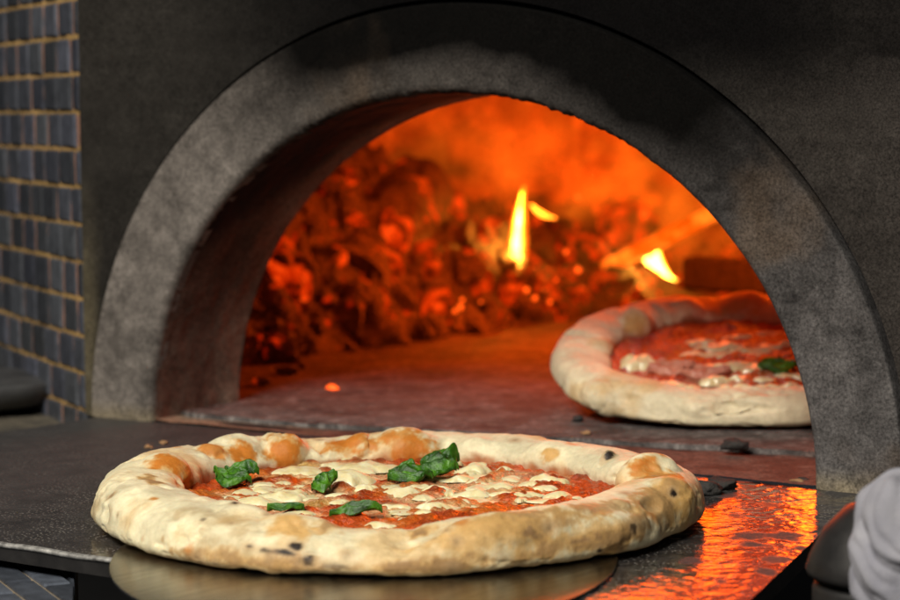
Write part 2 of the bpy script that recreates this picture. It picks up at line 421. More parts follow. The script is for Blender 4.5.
# dome chamber
CX, CYc, CR = -0.15, 2.95, 2.85
nth, nz = 260, 110
th = np.linspace(0, 2*math.pi, nth, endpoint=False); q = np.linspace(0, 1, nz)
TH, Q = np.meshgrid(th, q, indexing='ij')
wallz = np.where(Q < 0.25, Q/0.25*0.45, 0.45+1.35*np.sin((Q-0.25)/0.75*math.pi/2))
wr = np.where(Q < 0.25, 1.0, np.cos((np.maximum(Q, 0.25)-0.25)/0.75*math.pi/2)**0.8)
X = CX+CR*wr*np.cos(TH); Y = CYc+CR*wr*np.sin(TH); Z = wallz
P = np.stack([X, Y, Z], -1)
Wp = P+0.45*np.stack([fbm(P, 1.3, 3, 181), fbm(P, 1.3, 3, 182), fbm(P, 1.3, 3, 183)], -1)*1.6
n3 = fbm(Wp, 1.7, 5, 81); n4 = fbm(P, 6, 4, 83)
rad = 1-0.02*n4-0.012*fbm(P, 22, 3, 85)
# courses of firebrick
cou = np.abs((Z/0.19) % 1-0.5); per = np.abs(((TH*9.2+0.5*np.floor(Z/0.19))) % 1-0.5)
joint = np.maximum(sstep(0.46, 0.5, cou), sstep(0.47, 0.5, per))
rad = rad+0.004*joint
bc = mix3((0.30, 0.17, 0.11), (0.50, 0.34, 0.24), sstep(-0.3, 0.3, n4))
bc = mix3(bc, np.array((0.05, 0.026, 0.018)), np.clip(sstep(-0.08, 0.22, n3)*0.92, 0, 1))
bc = bc*(1-0.35*joint)[..., None]
Vd = np.stack([CX+(X-CX)*rad, np.maximum(CYc+(Y-CYc)*rad, D+0.004), Z], -1)
Fd = gridF(nth, nz, wrapn=True)
Vf = Vd.reshape(-1, 3); keep = ~(np.all(np.abs(Vf[Fd][:, :, 1]-(D+0.004)) < 1e-6, axis=1))
mesh("dome", Vf*S, Fd[keep], M_brick, oven, colors=np.clip(bc, 0.01, 1))

EZ = np.array([0, 0, 1.0])
UX = np.array([RGT[0], RGT[1], 0.0]); UX /= np.linalg.norm(UX)
UY = np.array([FWD[0], FWD[1], 0.0]); UY /= np.linalg.norm(UY)
def atp(px, py, q, n):
    d = (px-450)/FPX*RGT - (py-300)/FPX*UPV + FWD
    return CAM + d*(((q-CAM)@n)/(d@n))
FLAT = (UX, UY, EZ)
fz = 0.016*S+0.0006
TAU, RHO, R2_ = math.radians(11.3), math.radians(1.5), 0.130      # it is lifted a little at the back
ex = UX*math.cos(RHO)+EZ*math.sin(RHO); ey = UY*math.cos(TAU)+EZ*math.sin(TAU); ey -= ex*(ex@ey); ey /= np.linalg.norm(ey)
TILT = (ex, ey, np.cross(ex, ey))
qc = at(757, 432, fz)+UY*R2_*math.cos(TAU); qc[2] = fz+R2_*math.sin(TAU)

# hearth floor and threshold (laid a few millimetres above one another)
def quadgrid(x0, x1, y0, y1, nx, ny):
    return np.meshgrid(np.linspace(x0, x1, nx), np.linspace(y0, y1, ny), indexing='ij')
X, Y = quadgrid(-2.8, 2.6, 0.0, 5.4, 360, 360)
ys = 0.205+0.20*(X+0.1)                           # slanting front edge of the hearth stone
ys = np.clip(ys, 0.09, 0.395); ys = np.maximum(ys, 0.25+0.53*(-1.26-X))
T = (Y/5.4)**1.4; Yf = ys+T*(5.4-ys)
P = np.stack([X, Yf, 0*X], -1)
n3 = fbm(P, 2.0, 5, 91); n4 = fbm(P, 9, 5, 93); n5 = fbm(P, 34, 3, 95)
fc = mix3((0.052, 0.044, 0.041), (0.118, 0.100, 0.093), sstep(-0.35, 0.35, n4))
fc = mix3(fc, np.array((0.13, 0.08, 0.065)), sstep(0.05, 0.4, n3)*0.6)
fc = mix3(fc, np.array((0.035, 0.03, 0.028)), sstep(0.22, 0.42, n5+0.35*n3)*0.65)
fc = mix3(fc, np.array((0.42, 0.38, 0.35)), sstep(0.3, 0.5, fbm(P, 60, 2, 97))*0.35)
# soft pile of cinder at the left of the mouth
zf_ = 0.016+0.004*n4+0.0015*n5; 
dxy = np.hypot(X*S-qc[0], Yf*S-qc[1])                # the floor is banked up a little under the far pizza
bank = (qc[2]-((X*S-qc[0])*TILT[2][0]+(Yf*S-qc[1])*TILT[2][1])/TILT[2][2])/S-0.012
zf_ = np.where(dxy < 0.70*R2_, np.maximum(zf_, bank), zf_); zf_[:, 0] = -0.01; Yf[:, 1] = Yf[:, 0]+0.002
mesh("oven_floor", np.stack([X, Yf, zf_], -1)*S, gridF(*X.shape), M_floor, oven, colors=np.clip(fc, 0.01, 1))
X, T = quadgrid(-1.04, 1.0, 0, 1, 220, 40)
ys = np.clip(0.205+0.20*(X+0.1), 0.09, 0.395)+0.02
Yf = -0.0+T*ys
P = np.stack([X, Yf, 0*X], -1); n3 = fbm(P, 4, 5, 101); n4 = fbm(P, 16, 4, 103)
tc_ = mix3((0.085, 0.038, 0.028), (0.145, 0.075, 0.057), sstep(-0.3, 0.3, n4))
tc_ = mix3(tc_, np.array((0.30, 0.20, 0.13)), sstep(-0.35, -0.9, X+0.2*n3)*0.8)
dk = np.exp(-(((X+0.66)/0.17)**2+((Yf-0.055)/0.032)**2)*1.0)
tc_ = mix3(tc_, np.array((0.02, 0.017, 0.015)), np.clip(sstep(0.3, 0.6, dk+0.25*n3)*0.95, 0, 1))
mesh("threshold", np.stack([X, Yf, 0.004+0.003*n4], -1)*S, gridF(*X.shape), M_floor, oven, colors=np.clip(tc_, 0.01, 1))

# curved, tiled body of the oven left of the plate
def tile_strip(name, x0, y0, a0, curve, length, zlo, zhi, tw, tht, parent, gh, gv, seed, tint=(0.085, 0.09, 0.105)):
    r = np.random.default_rng(seed)
    sgrid = np.linspace(0, length, 400); aa = a0+sgrid*curve
    px = x0+np.concatenate([[0], np.cumsum(-np.cos(aa[:-1])*np.diff(sgrid))]); py = y0+np.concatenate([[0], np.cumsum(np.sin(aa[:-1])*np.diff(sgrid))])
    def pos(s_, z_, off):
        a = a0+s_*curve
        return (np.interp(s_, sgrid, px)-np.sin(a)*off, np.interp(s_, sgrid, py)-np.cos(a)*off, z_)
    V, F, Cc = [], [], []
    def slab(s0, s1, z0, z1, off, bev, col_):
        b = len(V)
        for (i0, o) in ((0.0, -0.01), (0.0, off-bev), (bev, off)):
            for (ss, zz) in ((s0+i0, z0+i0), (s1-i0, z0+i0), (s1-i0, z1-i0), (s0+i0, z1-i0)):
                V.append(pos(ss, zz, o)); Cc.append(col_)
        for k in (0, 4):
            for i in range(4):
                j = (i+1) % 4; F.append((b+k+i, b+k+j, b+k+4+j, b+k+4+i))
        F.append((b+8, b+9, b+10, b+11))
    nrow = int((zhi-zlo)/tht)+1
    for i in range(nrow):
        z0 = zlo+i*tht; off0 = r.uniform(-0.03, 0.03)-tw*0.55
        s_ = off0
        while s_ < length:
            w_ = tw*r.uniform(0.94, 1.06)
            a, b = max(s_+gv/2, 0.0), min(s_+w_-gv/2, length)
            if b-a > 0.02:
                k = r.uniform(0.55, 1.4); h = r.uniform(-0.006, 0.006)
                slab(a, b, z0+gh/2, z0+tht-gh/2, 0.012+r.uniform(-0.003, 0.003), 0.006, (tint[0]*k, tint[1]*k, (tint[2]+h)*k))
            s_ += w_
    o = mesh(name, np.array(V)*S, F, M_tile, parent, colors=np.array(Cc), smooth=False)
    sg, zg = np.meshgrid(np.linspace(0, length, 160), np.linspace(zlo-0.05, zhi+0.1, 260), indexing='ij')
    g = np.stack(pos(sg, zg, 0.004+0.004*fbm(np.stack([sg, 0*sg, zg], -1), 20, 3, seed)), -1)
    row = np.abs(((zg-zlo)/tht) % 1-0.5)
    gc = mix3((0.30, 0.16, 0.115), (0.36, 0.225, 0.08), sstep(0.38, 0.46, row))
    gc = gc*(1+0.5*fbm(np.stack([sg, 0*sg, zg], -1), 6, 4, seed+3))[..., None]
    mesh("grout", g*S, gridF(*sg.shape), M_grainy_grout, o, colors=np.clip(gc, 0.01, 1))
    return o
M_grainy_grout = grainy("coloured_grout", 0.95, 0.3, 300, 0.7, 0.2)
zr = 0.008
tile_strip("tiled_wall", -1.262, 0.012, math.radians(28), 0.03, 1.9, 0.008-0.104, 1.75, 0.142, 0.1045, oven, 0.010, 0.024, 5, (0.056, 0.060, 0.073))

# ledge at the foot of the tiled wall
X, Y = quadgrid(-3.2, -1.20, -0.9, 1.4, 120, 120)
P = np.stack([X, Y, 0*X], -1)
hz_ = -0.055+0.014*fbm(P, 5, 5, 111)
led = mesh("tiled_oven_ledge", np.stack([X, Y, hz_], -1)*S, gridF(*X.shape), M_ledge); led.name = "ledge"
sol = led.modifiers.new("thick", 'SOLIDIFY'); sol.thickness = 0.02; sol.offset = -1
tag(led, "dusty dark ledge under the curved tiled wall, left of the steel shelf", "ledge")

# round dark pan at the far left
def lathe(prof, n=96):
    prof = np.array(prof); t = np.linspace(0, 2*math.pi, n, endpoint=False)
    V = np.stack([np.cos(t)[:, None]*prof[None, :, 0], np.sin(t)[:, None]*prof[None, :, 0], np.broadcast_to(prof[None, :, 1], (n, len(prof)))], -1)
    return V, gridF(n, len(prof), wrapn=True)
c = at(-22, 404, -0.008)
V, F = lathe([(0, 0.0), (0.050, 0.0), (0.062, 0.004), (0.070, 0.013), (0.0715, 0.019), (0.070, 0.0215), (0.067, 0.020), (0.055, 0.0225), (0.03, 0.024), (0.0, 0.0245)])
tag(mesh("pan_lid", V+c, F, M_greyiron, origin=c), "round dark iron lid lying at the left edge beside the tiled wall", "lid")

# ================================================================== steel shelf
shelf = empty("steel_shelf", (0, -0.18, 0))
tag(shelf, "polished blackened steel shelf before the oven mouth, carrying the near pizza", "shelf")
x0, x1, y0, y1 = -1.19, 1.44, -1.468, -0.003
X, Y = quadgrid(0, 1, 0, 1, 640, 420)
xr = 1.135+0.30*sstep(0, 1, 1-Y)*1.0+0.06*(1-Y)
xr = np.interp(Y, [0, 0.24, 0.69, 0.97, 1], [1.50, 1.432, 1.245, 1.13, 1.115])
Xs = x0+X*(xr-x0); Ys = y0+Y*(y1-y0)
P = np.stack([Xs, Ys, 0*Xs], -1)
stain = np.zeros_like(Xs)
for (px, py, rw, rh, st) in [(750, 539, 20, 7, 1), (786, 537, 24, 5, 0.9), (715, 492, 26, 9, 1), (690, 560, 14, 5, 0.9), (765, 571, 12, 5, .9), (720, 582, 10, 4, 0.8),
                             (800, 548, 12, 6, .8), (735, 515, 9, 3, .7), (770, 505, 12, 3, .7), (840, 492, 26, 8, 1), (700, 478, 10, 3, .8), (775, 560, 14, 4, .8), (745, 480, 9, 3, .6)]:
    c = at(px, py)/S; a = at(px+rw, py)/S-c; b = at(px, py+rh)/S-c
    dx, dy = Xs-c[0], Ys-c[1]
    u = (dx*a[0]+dy*a[1])/(a@a); v = (dx*b[0]+dy*b[1])/(b@b)
    dd = np.sqrt(u*u+v*v)+1.1*fbm(P, 16, 5, int(px), 0.65)
    stain = np.maximum(stain, st*0.85*sstep(1.15, 0.45, dd))
big = sstep(0.12, 0.4, fbm(P, 2.2, 5, 121))*0.45+sstep(0.15, -0.6, Xs)*0.55       # dull, floury left half
stain = np.clip(np.maximum(stain, big*sstep(0.75, 0.2, Xs)), 0, 1)
zz = 0.0010*fbm(P, 5, 4, 123)+0.00105*fbm(P, 44, 4, 125)*(1-0.75*sstep(0.8, 0.0, Xs))
sc_ = np.stack([stain, stain*0, stain*0], -1)
mesh("plate", np.stack([Xs, Ys, zz], -1)*S, gridF(*X.shape), M_shelf, shelf, colors=sc_)
# thickness: underside, rim and a strip coloured bright as the edge highlight
rim = [(x0, y1), (x0, y0), (1.50, y0), (1.432, y0+0.24*(y1-y0)), (1.245, y0+0.69*(y1-y0)), (1.13, y0+.97*(y1-y0)), (1.115, y1)]
V = [(x, y, z) for z in (-0.0025, -0.036) for x, y in rim]; n = len(rim)
F = [[i, (i+1) % n, n+(i+1) % n, n+i] for i in range(n)]+[list(range(n, 2*n))[::-1]]
mesh("edge", np.array(V)*S, F, M_iron, shelf, smooth=False)
t = np.linspace(0, 1, 200); ph = np.linspace(-math.pi*0.1, math.pi*0.9, 8)
ex = x0+t*(1.50-x0)
V = np.stack([ex[:, None]+0*ph[None], y0+0.004-0.010*np.cos(ph)[None]*0-0.010*np.sin(ph*1.0)[None]*0.9+0*ex[:, None], -0.0045+0.0055*np.cos(ph)[None]+0.001*np.sin(ex*30)[:, None]], -1)
mesh("edge_highlight", V*S, gridF(200, 8), M_edge, shelf)

# lower tiled counter, seen past the front edge of the shelf
def tiled_counter():
    d = np.array([0.87, -0.5]); d /= np.linalg.norm(d); nn = np.array([-d[1], d[0]]); o0 = np.array([-0.2, -1.335])
    V, F, Cc = [], [], []; r = np.random.default_rng(12); tw, tl, gp, z = 0.060, 0.30, 0.009, -0.055
    for i in range(-14, 9):
        s0 = r.uniform(0, tl)
        for k in range(-6, 5):
            q = [(k*tl+s0+gp/2, i*tw+gp/2), ((k+1)*tl+s0-gp/2, i*tw+gp/2), ((k+1)*tl+s0-gp/2, (i+1)*tw-gp/2), (k*tl+s0+gp/2, (i+1)*tw-gp/2)]
            w_ = [o0+a*d+b*nn for a, b in q]
            gv_ = [w[0]-0.974*(-1.257-w[1])+0.047 for w in w_]
            if min(gv_) > -0.01 or max(w[1] for w in w_) > -1.0: continue
            w_ = [w-d*max(g_, 0)/0.382 for w, g_ in zip(w_, gv_)]
            b0 = len(V); c = r.uniform(0.6, 1.4)
            for (e, zz) in ((0, z-0.03), (0, z-0.004), (0.006, z)):
                ce = sum(w_)/4
                for w in w_:
                    w = w+(ce-w)/np.linalg.norm(ce-w)*e; V.append((w[0], w[1], zz)); Cc.append((0.06*c, 0.068*c, 0.085*c))
            for l in (0, 4):
                for m in range(4): F.append((b0+l+m, b0+l+(m+1) % 4, b0+l+4+(m+1) % 4, b0+l+4+m))
            F.append((b0+8, b0+9, b0+10, b0+11))
    root = empty("tiled_counter", np.array([-0.3, -1.5, -0.5])*S)
    tag(root, "low counter of dark tiles with pale grout below the left end of the steel shelf", "counter")
    mesh("tile_top", np.array(V)*S, F, M_tile, root, colors=np.array(Cc), smooth=False)
    z1, z2 = -0.062, -0.6
    P_ = [(-0.30, -1.0), (0.62, -2.0), (-2.4, -2.0), (-2.4, -1.0)]
    V = [(x, y, zz) for zz in (z1, z2) for x, y in P_]
    mesh("grout", np.array(V)*S, [(0, 3, 2, 1), (4, 5, 6, 7)]+[(i, (i+1) % 4, 4+(i+1) % 4, 4+i) for i in range(4)], M_grout, root, smooth=False)
tiled_counter()

# ================================================================== pizzas
def make_blob(c, ux, uy, a, b, th, seed, lift=0.0, up=EZ):
    """soft flattened piece: centre c, half sizes a (ux) and b (uy), thickness th"""
    nr_, nt_ = 22, 56
    rho = np.linspace(0, 1, nr_); t = np.linspace(0, 2*math.pi, nt_, endpoint=False)
    RH, T = np.meshgrid(rho, t, indexing='ij')
    o = 1.12+0.62*fbm(np.stack([np.cos(T), np.sin(T), 0*T], -1), 1.5, 3, seed)
    o = 1+(o-1)*RH
    u = RH*np.cos(T)*a*o*1.2; v = RH*np.sin(T)*b*o*1.25
    P = c+u[..., None]*ux+v[..., None]*uy
    prof = np.clip(1-RH**2.6, 0, 1)**0.65
    z = th*prof*(1.0+0.9*fbm(P, 90, 2, seed+5))-0.0012
    P = P+up*(z+lift)[..., None]
    return P, gridF(nr_, nt_, wrapm=True)

def leaf(c, ux, uy, L, W, crumple, seed, lift=0.003, curl=0.0, n=64, m=44, up=EZ, fold=0.0):
    s = np.linspace(-1, 1, n); t = np.linspace(-1, 1, m); SS, TT = np.meshgrid(s, t, indexing='ij')
    wd = np.clip(1-np.abs(SS)**2.2, 0.02, 1)**0.7*(1-0.15*SS)
    u = SS*L/2; v = TT*W/2*wd
    Q = np.stack([u, v, 0*u], -1)
    n1 = fbm(Q, 95, 3, seed); n2 = fbm(Q, 95, 3, seed+9); n3_ = fbm(Q, 220, 3, seed+19)
    z = lift+crumple*(0.55+0.9*n1+0.35*n3_)*(1-0.5*np.abs(TT)**3)+0.0012*np.cos(TT*9+SS*3)+curl*np.clip(SS, 0, 1)**2*(1-TT*TT*0.5)
    z = z-0.0015*np.exp(-(TT/0.08)**2)+fold*(1-np.abs(TT))**0.8*np.clip(1-SS**4, 0, 1)*(0.75+0.35*SS)
    v = v*(1-0.45*(fold > 0))
    u = u*(1-0.12*np.abs(TT))+crumple*0.8*n2-curl*0.5*np.clip(SS-0.35, 0, 1)**2; v = v+crumple*0.8*n1
    z = np.maximum(z, 0.0003)
    return c+u[..., None]*ux+v[..., None]*uy+z[..., None]*up, gridF(n, m)

def make_pizza(centre, R, fr, W, H, bubbles, toasts, seed, cream, zs, irr, wob=0.10, hirr=(), wirr=(), dots=0, slope=0.006, asym=1.0):
    nphi, n1_, n2_, n3_ = 1000, 8, 100, 10
    phi = np.linspace(0, 2*math.pi, nphi, endpoint=False)
    Pc = np.stack([np.cos(phi), np.sin(phi), 0*phi], -1)
    r = R*(1+0.012*fbm(Pc, 1.7, 3, seed))
    for (p, wd, am) in irr:
        d = (np.degrees(phi)-p+180) % 360-180; r = r+am*np.exp(-(d/wd)**2)
    wv = W*(1+wob*fbm(Pc, 2.6, 3, seed+3)); hv = H*(1+wob*fbm(Pc, 3.1, 3, seed+6))
    for (p, wd, am) in wirr:
        d = (np.degrees(phi)-p+180) % 360-180; wv = wv+am*np.exp(-(d/wd)**2)
    for (p, wd, am) in hirr:
        d = (np.degrees(phi)-p+180) % 360-180; hv = hv+am*np.exp(-(d/wd)**2)
    d_ = (np.degrees(phi)-115+180) % 360-180; asy = np.exp(-(d_/62)**2)*asym
    t = np.linspace(0, 1, n2_)
    al = np.radians(-115+t*(330)) ; al = np.radians(np.interp(t, [0, 1], [-112, 212]))
    ca, sa = np.cos(al), np.sin(al)
    pw = lambda x, e: np.sign(x)*np.abs(x)**e
    ro = np.where(sa < -0.2, pw(ca, 0.6), pw(ca, 0.85))[None, :]*np.where(ca[None, :] > 0, (0.48-0.12*asy)[:, None], (0.62+0.34*asy)[:, None])*wv[:, None]
    rc = (r-(0.48-0.12*asy)*wv)[:, None]
    zz_ = hv[:, None]*(0.5+0.5*np.where(sa < 0, pw(sa, 0.55), pw(sa, 0.85))[None, :])
    ro = ro-(1-0.7*asy)[:, None]*(np.where(ca > 0, 1, 0)[None, :]*slope*np.clip(zz_/hv[:, None], 0, 1)**1.4+np.where(ca <= 0, 1, 0)[None, :]*slope*1.0)
    zz_ = np.where(al[None, :] > math.pi/2, np.maximum(zz_, zs-0.003), zz_)
    rimr, rimz = rc+ro, zz_
    b_r = np.linspace(0.001, 1, n1_, endpoint=False)[None, :]*rimr[:, :1]; b_z = np.zeros_like(b_r)+rimz[:, :1]*np.linspace(0, 1, n1_, endpoint=False)**4
    c_r = rimr[:, -1:]*np.linspace(1, 0.001, n3_+1)[None, 1:]; c_z = np.zeros_like(c_r)+rimz[:, -1:]
    RR = np.concatenate([b_r, rimr, c_r], 1); ZZ = np.concatenate([b_z, rimz, c_z], 1)
    ALL = np.concatenate([np.full(n1_, -112.), np.degrees(al), np.full(n3_, 212.)])
    m = RR.shape[1]
    ex, ey, ez = fr
    P = centre+(RR*np.cos(phi)[:, None])[..., None]*ex+(RR*np.sin(phi)[:, None])[..., None]*ey+ZZ[..., None]*ez
    def normals(P):
        dp = np.roll(P, -1, 0)-np.roll(P, 1, 0); dq = np.gradient(P, axis=1)
        n = np.cross(dp, dq); n /= np.linalg.norm(n, axis=-1, keepdims=True)+1e-12; return n
    def pick(P, px, py):
        uv, dep = proj(P); d = np.hypot(uv[..., 0]-px, uv[..., 1]-py)
        k = np.where((d < max(5.0, d.min()+2)), dep, 99)
        return np.unravel_index(np.argmin(k), k.shape)
    rimmask = sstep(-100, -60, ALL)[None, :]*sstep(212, 185, ALL)[None, :]
    # bubbles and folds
    for (px, py, sw, sh, am) in bubbles:
        i, j = pick(P, px, py); n0 = normals(P)
        dphi = (phi-phi[i]+math.pi) % (2*math.pi)-math.pi
        ds = np.abs(dphi)[:, None]*R
        arc = np.concatenate([[0], np.cumsum(np.linalg.norm(np.diff(P[i], axis=0), axis=1))])
        dt = np.abs(arc-arc[j])[None, :]
        d = np.sqrt((ds/sw)**2+(dt/sh)**2)+0.18*fbm(P, 70, 2, int(px)+seed)
        P = P+n0*(am*np.clip(1-d*d, 0, 1)**1.3*rimmask)[..., None]
    g0 = np.random.default_rng(seed+5); n0 = normals(P)
    for _ in range(int(dots*0.9)):
        i0 = g0.integers(nphi); j0 = int(g0.integers(n1_+12, n1_+92)); rr0 = g0.uniform(0.002, 0.006); d0 = np.linalg.norm(P-P[i0, j0], axis=-1)/rr0
        P = P+n0*(g0.uniform(0.10, 0.24)*rr0*g0.choice([1, 1, -0.6])*np.clip(1-d0*d0, 0, 1)**1.2*rimmask)[..., None]
    n0 = normals(P)
    P = P+n0*((0.0017*fbm(P, 26, 3, seed+21)+0.0005*fbm(P, 120, 3, seed+22)-0.0012*np.clip(fbm(P*np.array([1, 1, 2.2]), 60, 3, seed+25)-0.25, 0, 1)*4)*rimmask)[..., None]
    hgt_ = (P-centre)@ez; P = P+(np.maximum(hgt_, 0.0003)-hgt_)[..., None]*ez
    # colour of the bake
    q1 = fbm(P, 45, 4, seed+31); q2 = fbm(P, 140, 4, seed+33); q3 = fbm(P, 22, 3, seed+35)
    C = mix3(np.array(cream)*0.86, np.array(cream)*1.08, sstep(-0.4, 0.4, q1))
    tan = np.array((0.64, 0.38, 0.13)); org = np.array((0.56, 0.19, 0.025)); chr_ = np.array((0.022, 0.014, 0.010)); rose = np.array((0.50, 0.33, 0.17))
    q4 = fbm(P, 420, 2, seed+37)
    C = mix3(C, tan, np.clip(sstep(0.02, 0.5, q3+0.5*q1+0.2*q2)*0.6, 0, 1))
    C = mix3(C, np.array((0.40, 0.25, 0.10)), np.clip(sstep(0.15, 0.5, fbm(P, 30, 5, seed+39)+0.2*q2)*0.55*sstep(100, 60, ALL)[None, :], 0, 1))
    under = sstep(-22+0*q1, -62, ALL[None, :]+22*q3)
    C = mix3(C, np.array((0.48, 0.30, 0.14)), np.clip(under*0.8+under*q1, 0, 1))
    C = mix3(C, chr_, np.clip(sstep(0.18, 0.4, q2*0.7+q3)*under, 0, 1)*0.8)
    for (px, py, sw, sh, kind, am) in toasts:
        am = am if kind == 'char' else min(am*1.45, 1.15)
        i, j = pick(P, px, py)
        dphi = (phi-phi[i]+math.pi) % (2*math.pi)-math.pi
        ds = np.abs(dphi)[:, None]*R
        arc = np.concatenate([[0], np.cumsum(np.linalg.norm(np.diff(P[i], axis=0), axis=1))])
        dt = np.abs(arc-arc[j])[None, :]
        d = np.sqrt((ds/sw)**2+(dt/sh)**2)
        if kind == 'char':
            d = d*1.3; k = sstep(1.2, 0.5, d+0.75*q2+0.2*q4); C = mix3(C, rose, np.clip(sstep(2.2, 0.9, d+0.5*q2)*0.7*am, 0, 1)); C = mix3(C, chr_, np.clip(k*am*1.25, 0, 1))
        else:
            k = sstep(1.05, 0.40, d+0.6*q1+0.55*q2+0.22*q4)
            C = mix3(C, tan, np.clip(k*am*1.1, 0, 1))
            if kind == 'orange': C = mix3(C, org, np.clip(sstep(0.85, 0.30, d+0.7*q1+0.7*q2+0.3*q4)*am, 0, 1))
            if kind == 'brown': C = mix3(C, np.array((0.34, 0.20, 0.09)), np.clip(sstep(0.85, 0.25, d+0.7*q1+0.65*q2+0.3*q4)*am, 0, 1))
    gg = np.random.default_rng(seed+77)
    for _ in range(dots):
        i0 = gg.integers(nphi); j0 = int(gg.integers(n1_+8, n1_+70)); rr0 = gg.uniform(0.0008, 0.0028); d0 = np.linalg.norm(P-P[i0, j0], axis=-1)/rr0
        if gg.random() < 0.45: C = mix3(C, chr_*1.6, sstep(1.1, 0.3, d0+0.7*q2)*gg.uniform(0.3, 0.85)); C = mix3(C, rose, sstep(2.4, 1.0, d0+0.5*q2)*0.5)
        else: C = mix3(C, org if gg.random() < 0.5 else rose*0.8, sstep(2.2, 0.6, d0+0.7*q2)*gg.uniform(0.3, 0.8))
    # sauce creeping up the inner slope of the rim
    wet = sstep(168, 190, ALL[None, :]+26*q1+12*q2)
    C = mix3(C, np.array((0.38, 0.10, 0.02)), wet*0.9)
    return P, gridF(nphi, m, wrapn=True), np.clip(C, 0.01, 0.95), r-(0.9+0.2*asy)*wv-slope

def sauce_disc(centre, rin, fr, zs, seed, red, creamy, patches):
    ex, ey, ez = fr
    nphi, nr_ = 520, 170
    phi = np.linspace(0, 2*math.pi, nphi, endpoint=False); rho = np.linspace(0.002, 1, nr_)
    ri = np.interp(phi, np.linspace(0, 2*math.pi, len(rin), endpoint=False), rin)
    RR = ri[:, None]*rho[None, :]
    P = centre+(RR*np.cos(phi)[:, None])[..., None]*ex+(RR*np.sin(phi)[:, None])[..., None]*ey+zs*ez
    a = fbm(P, 75, 4, seed); b = fbm(P, 30, 3, seed+1); c_ = fbm(P, 210, 3, seed+2)
    edge = sstep(1.0, 0.93, rho)[None, :]
    P = P+((0.0040*a+0.0022*b+0.0016*c_)*edge-0.002*(1-edge))[..., None]*ez
    C = mix3(red, np.array((0.58, 0.16, 0.022)), sstep(-0.15, 0.4, b+0.4*c_)*0.85)
    C = mix3(C, np.array((0.16, 0.022, 0.008)), sstep(0.12, 0.5, a-0.2*b)*0.6)
    for (px, py, rw, rh, colr, am) in patches:
        q = atp(px, py, centre+zs*ez, ez); u = atp(px+rw, py, centre+zs*ez, ez)-q; v = atp(px, py+rh, centre+zs*ez, ez)-q
        dq = P-q
        d = np.sqrt(((dq@u)/(u@u))**2+((dq@v)/(v@v))**2)
        C = mix3(C, np.array(colr), np.clip(sstep(1.1, 0.5, d+0.9*a+0.5*c_)*am, 0, 1))
    return P, gridF(nphi, nr_, wrapn=True), np.clip(C, 0.005, 0.9)


# ---- near pizza -------------------------------------------------
PZ = 0.0022                                             # stands on the metal peel
pc = np.array([0.412, -0.80, 0])*S + 0.0035*R0 - 0.0125*np.array([FWD[0], FWD[1], 0]); pc[2] = PZ
near = empty("pizza", pc)
tag(near, "baked pizza in the foreground with a browned crust, basil and mozzarella on a metal peel", "pizza")
bub = [(172, 462, 0.020, 0.016, 0.006), (240, 440, 0.022, 0.018, 0.006), (285, 440, 0.020, 0.018, 0.007), (210, 445, 0.010, 0.012, 0.003), (400, 440, 0.026, 0.02, 0.008), (365, 437, 0.014, 0.014, 0.004),
       (318, 440, 0.008, 0.016, -0.005), (470, 445, 0.016, 0.016, 0.003), (545, 448, 0.026, 0.018, 0.004), (440, 450, 0.006, 0.016, -0.004), (645, 466, 0.020, 0.020, 0.010), (612, 470, 0.008, 0.02, -0.006),
       (680, 488, 0.018, 0.018, 0.005), (608, 452, 0.005, 0.006, 0.004), (240, 505, 0.03, 0.012, 0.004), (300, 520, 0.026, 0.014, 0.004), (345, 520, 0.010, 0.016, -0.003), (385, 535, 0.028, 0.012, -0.003), (420, 525, 0.022, 0.012, -0.004), (500, 520, 0.030, 0.014, 0.004),
       (560, 510, 0.03, 0.012, 0.003), (130, 490, 0.02, 0.02, 0.003), (160, 480, 0.018, 0.007, -0.004), (450, 560, 0.04, 0.012, 0.002), (620, 530, 0.03, 0.012, 0.003), (655, 500, 0.012, 0.006, -0.003), (200, 490, 0.016, 0.008, 0.003)]
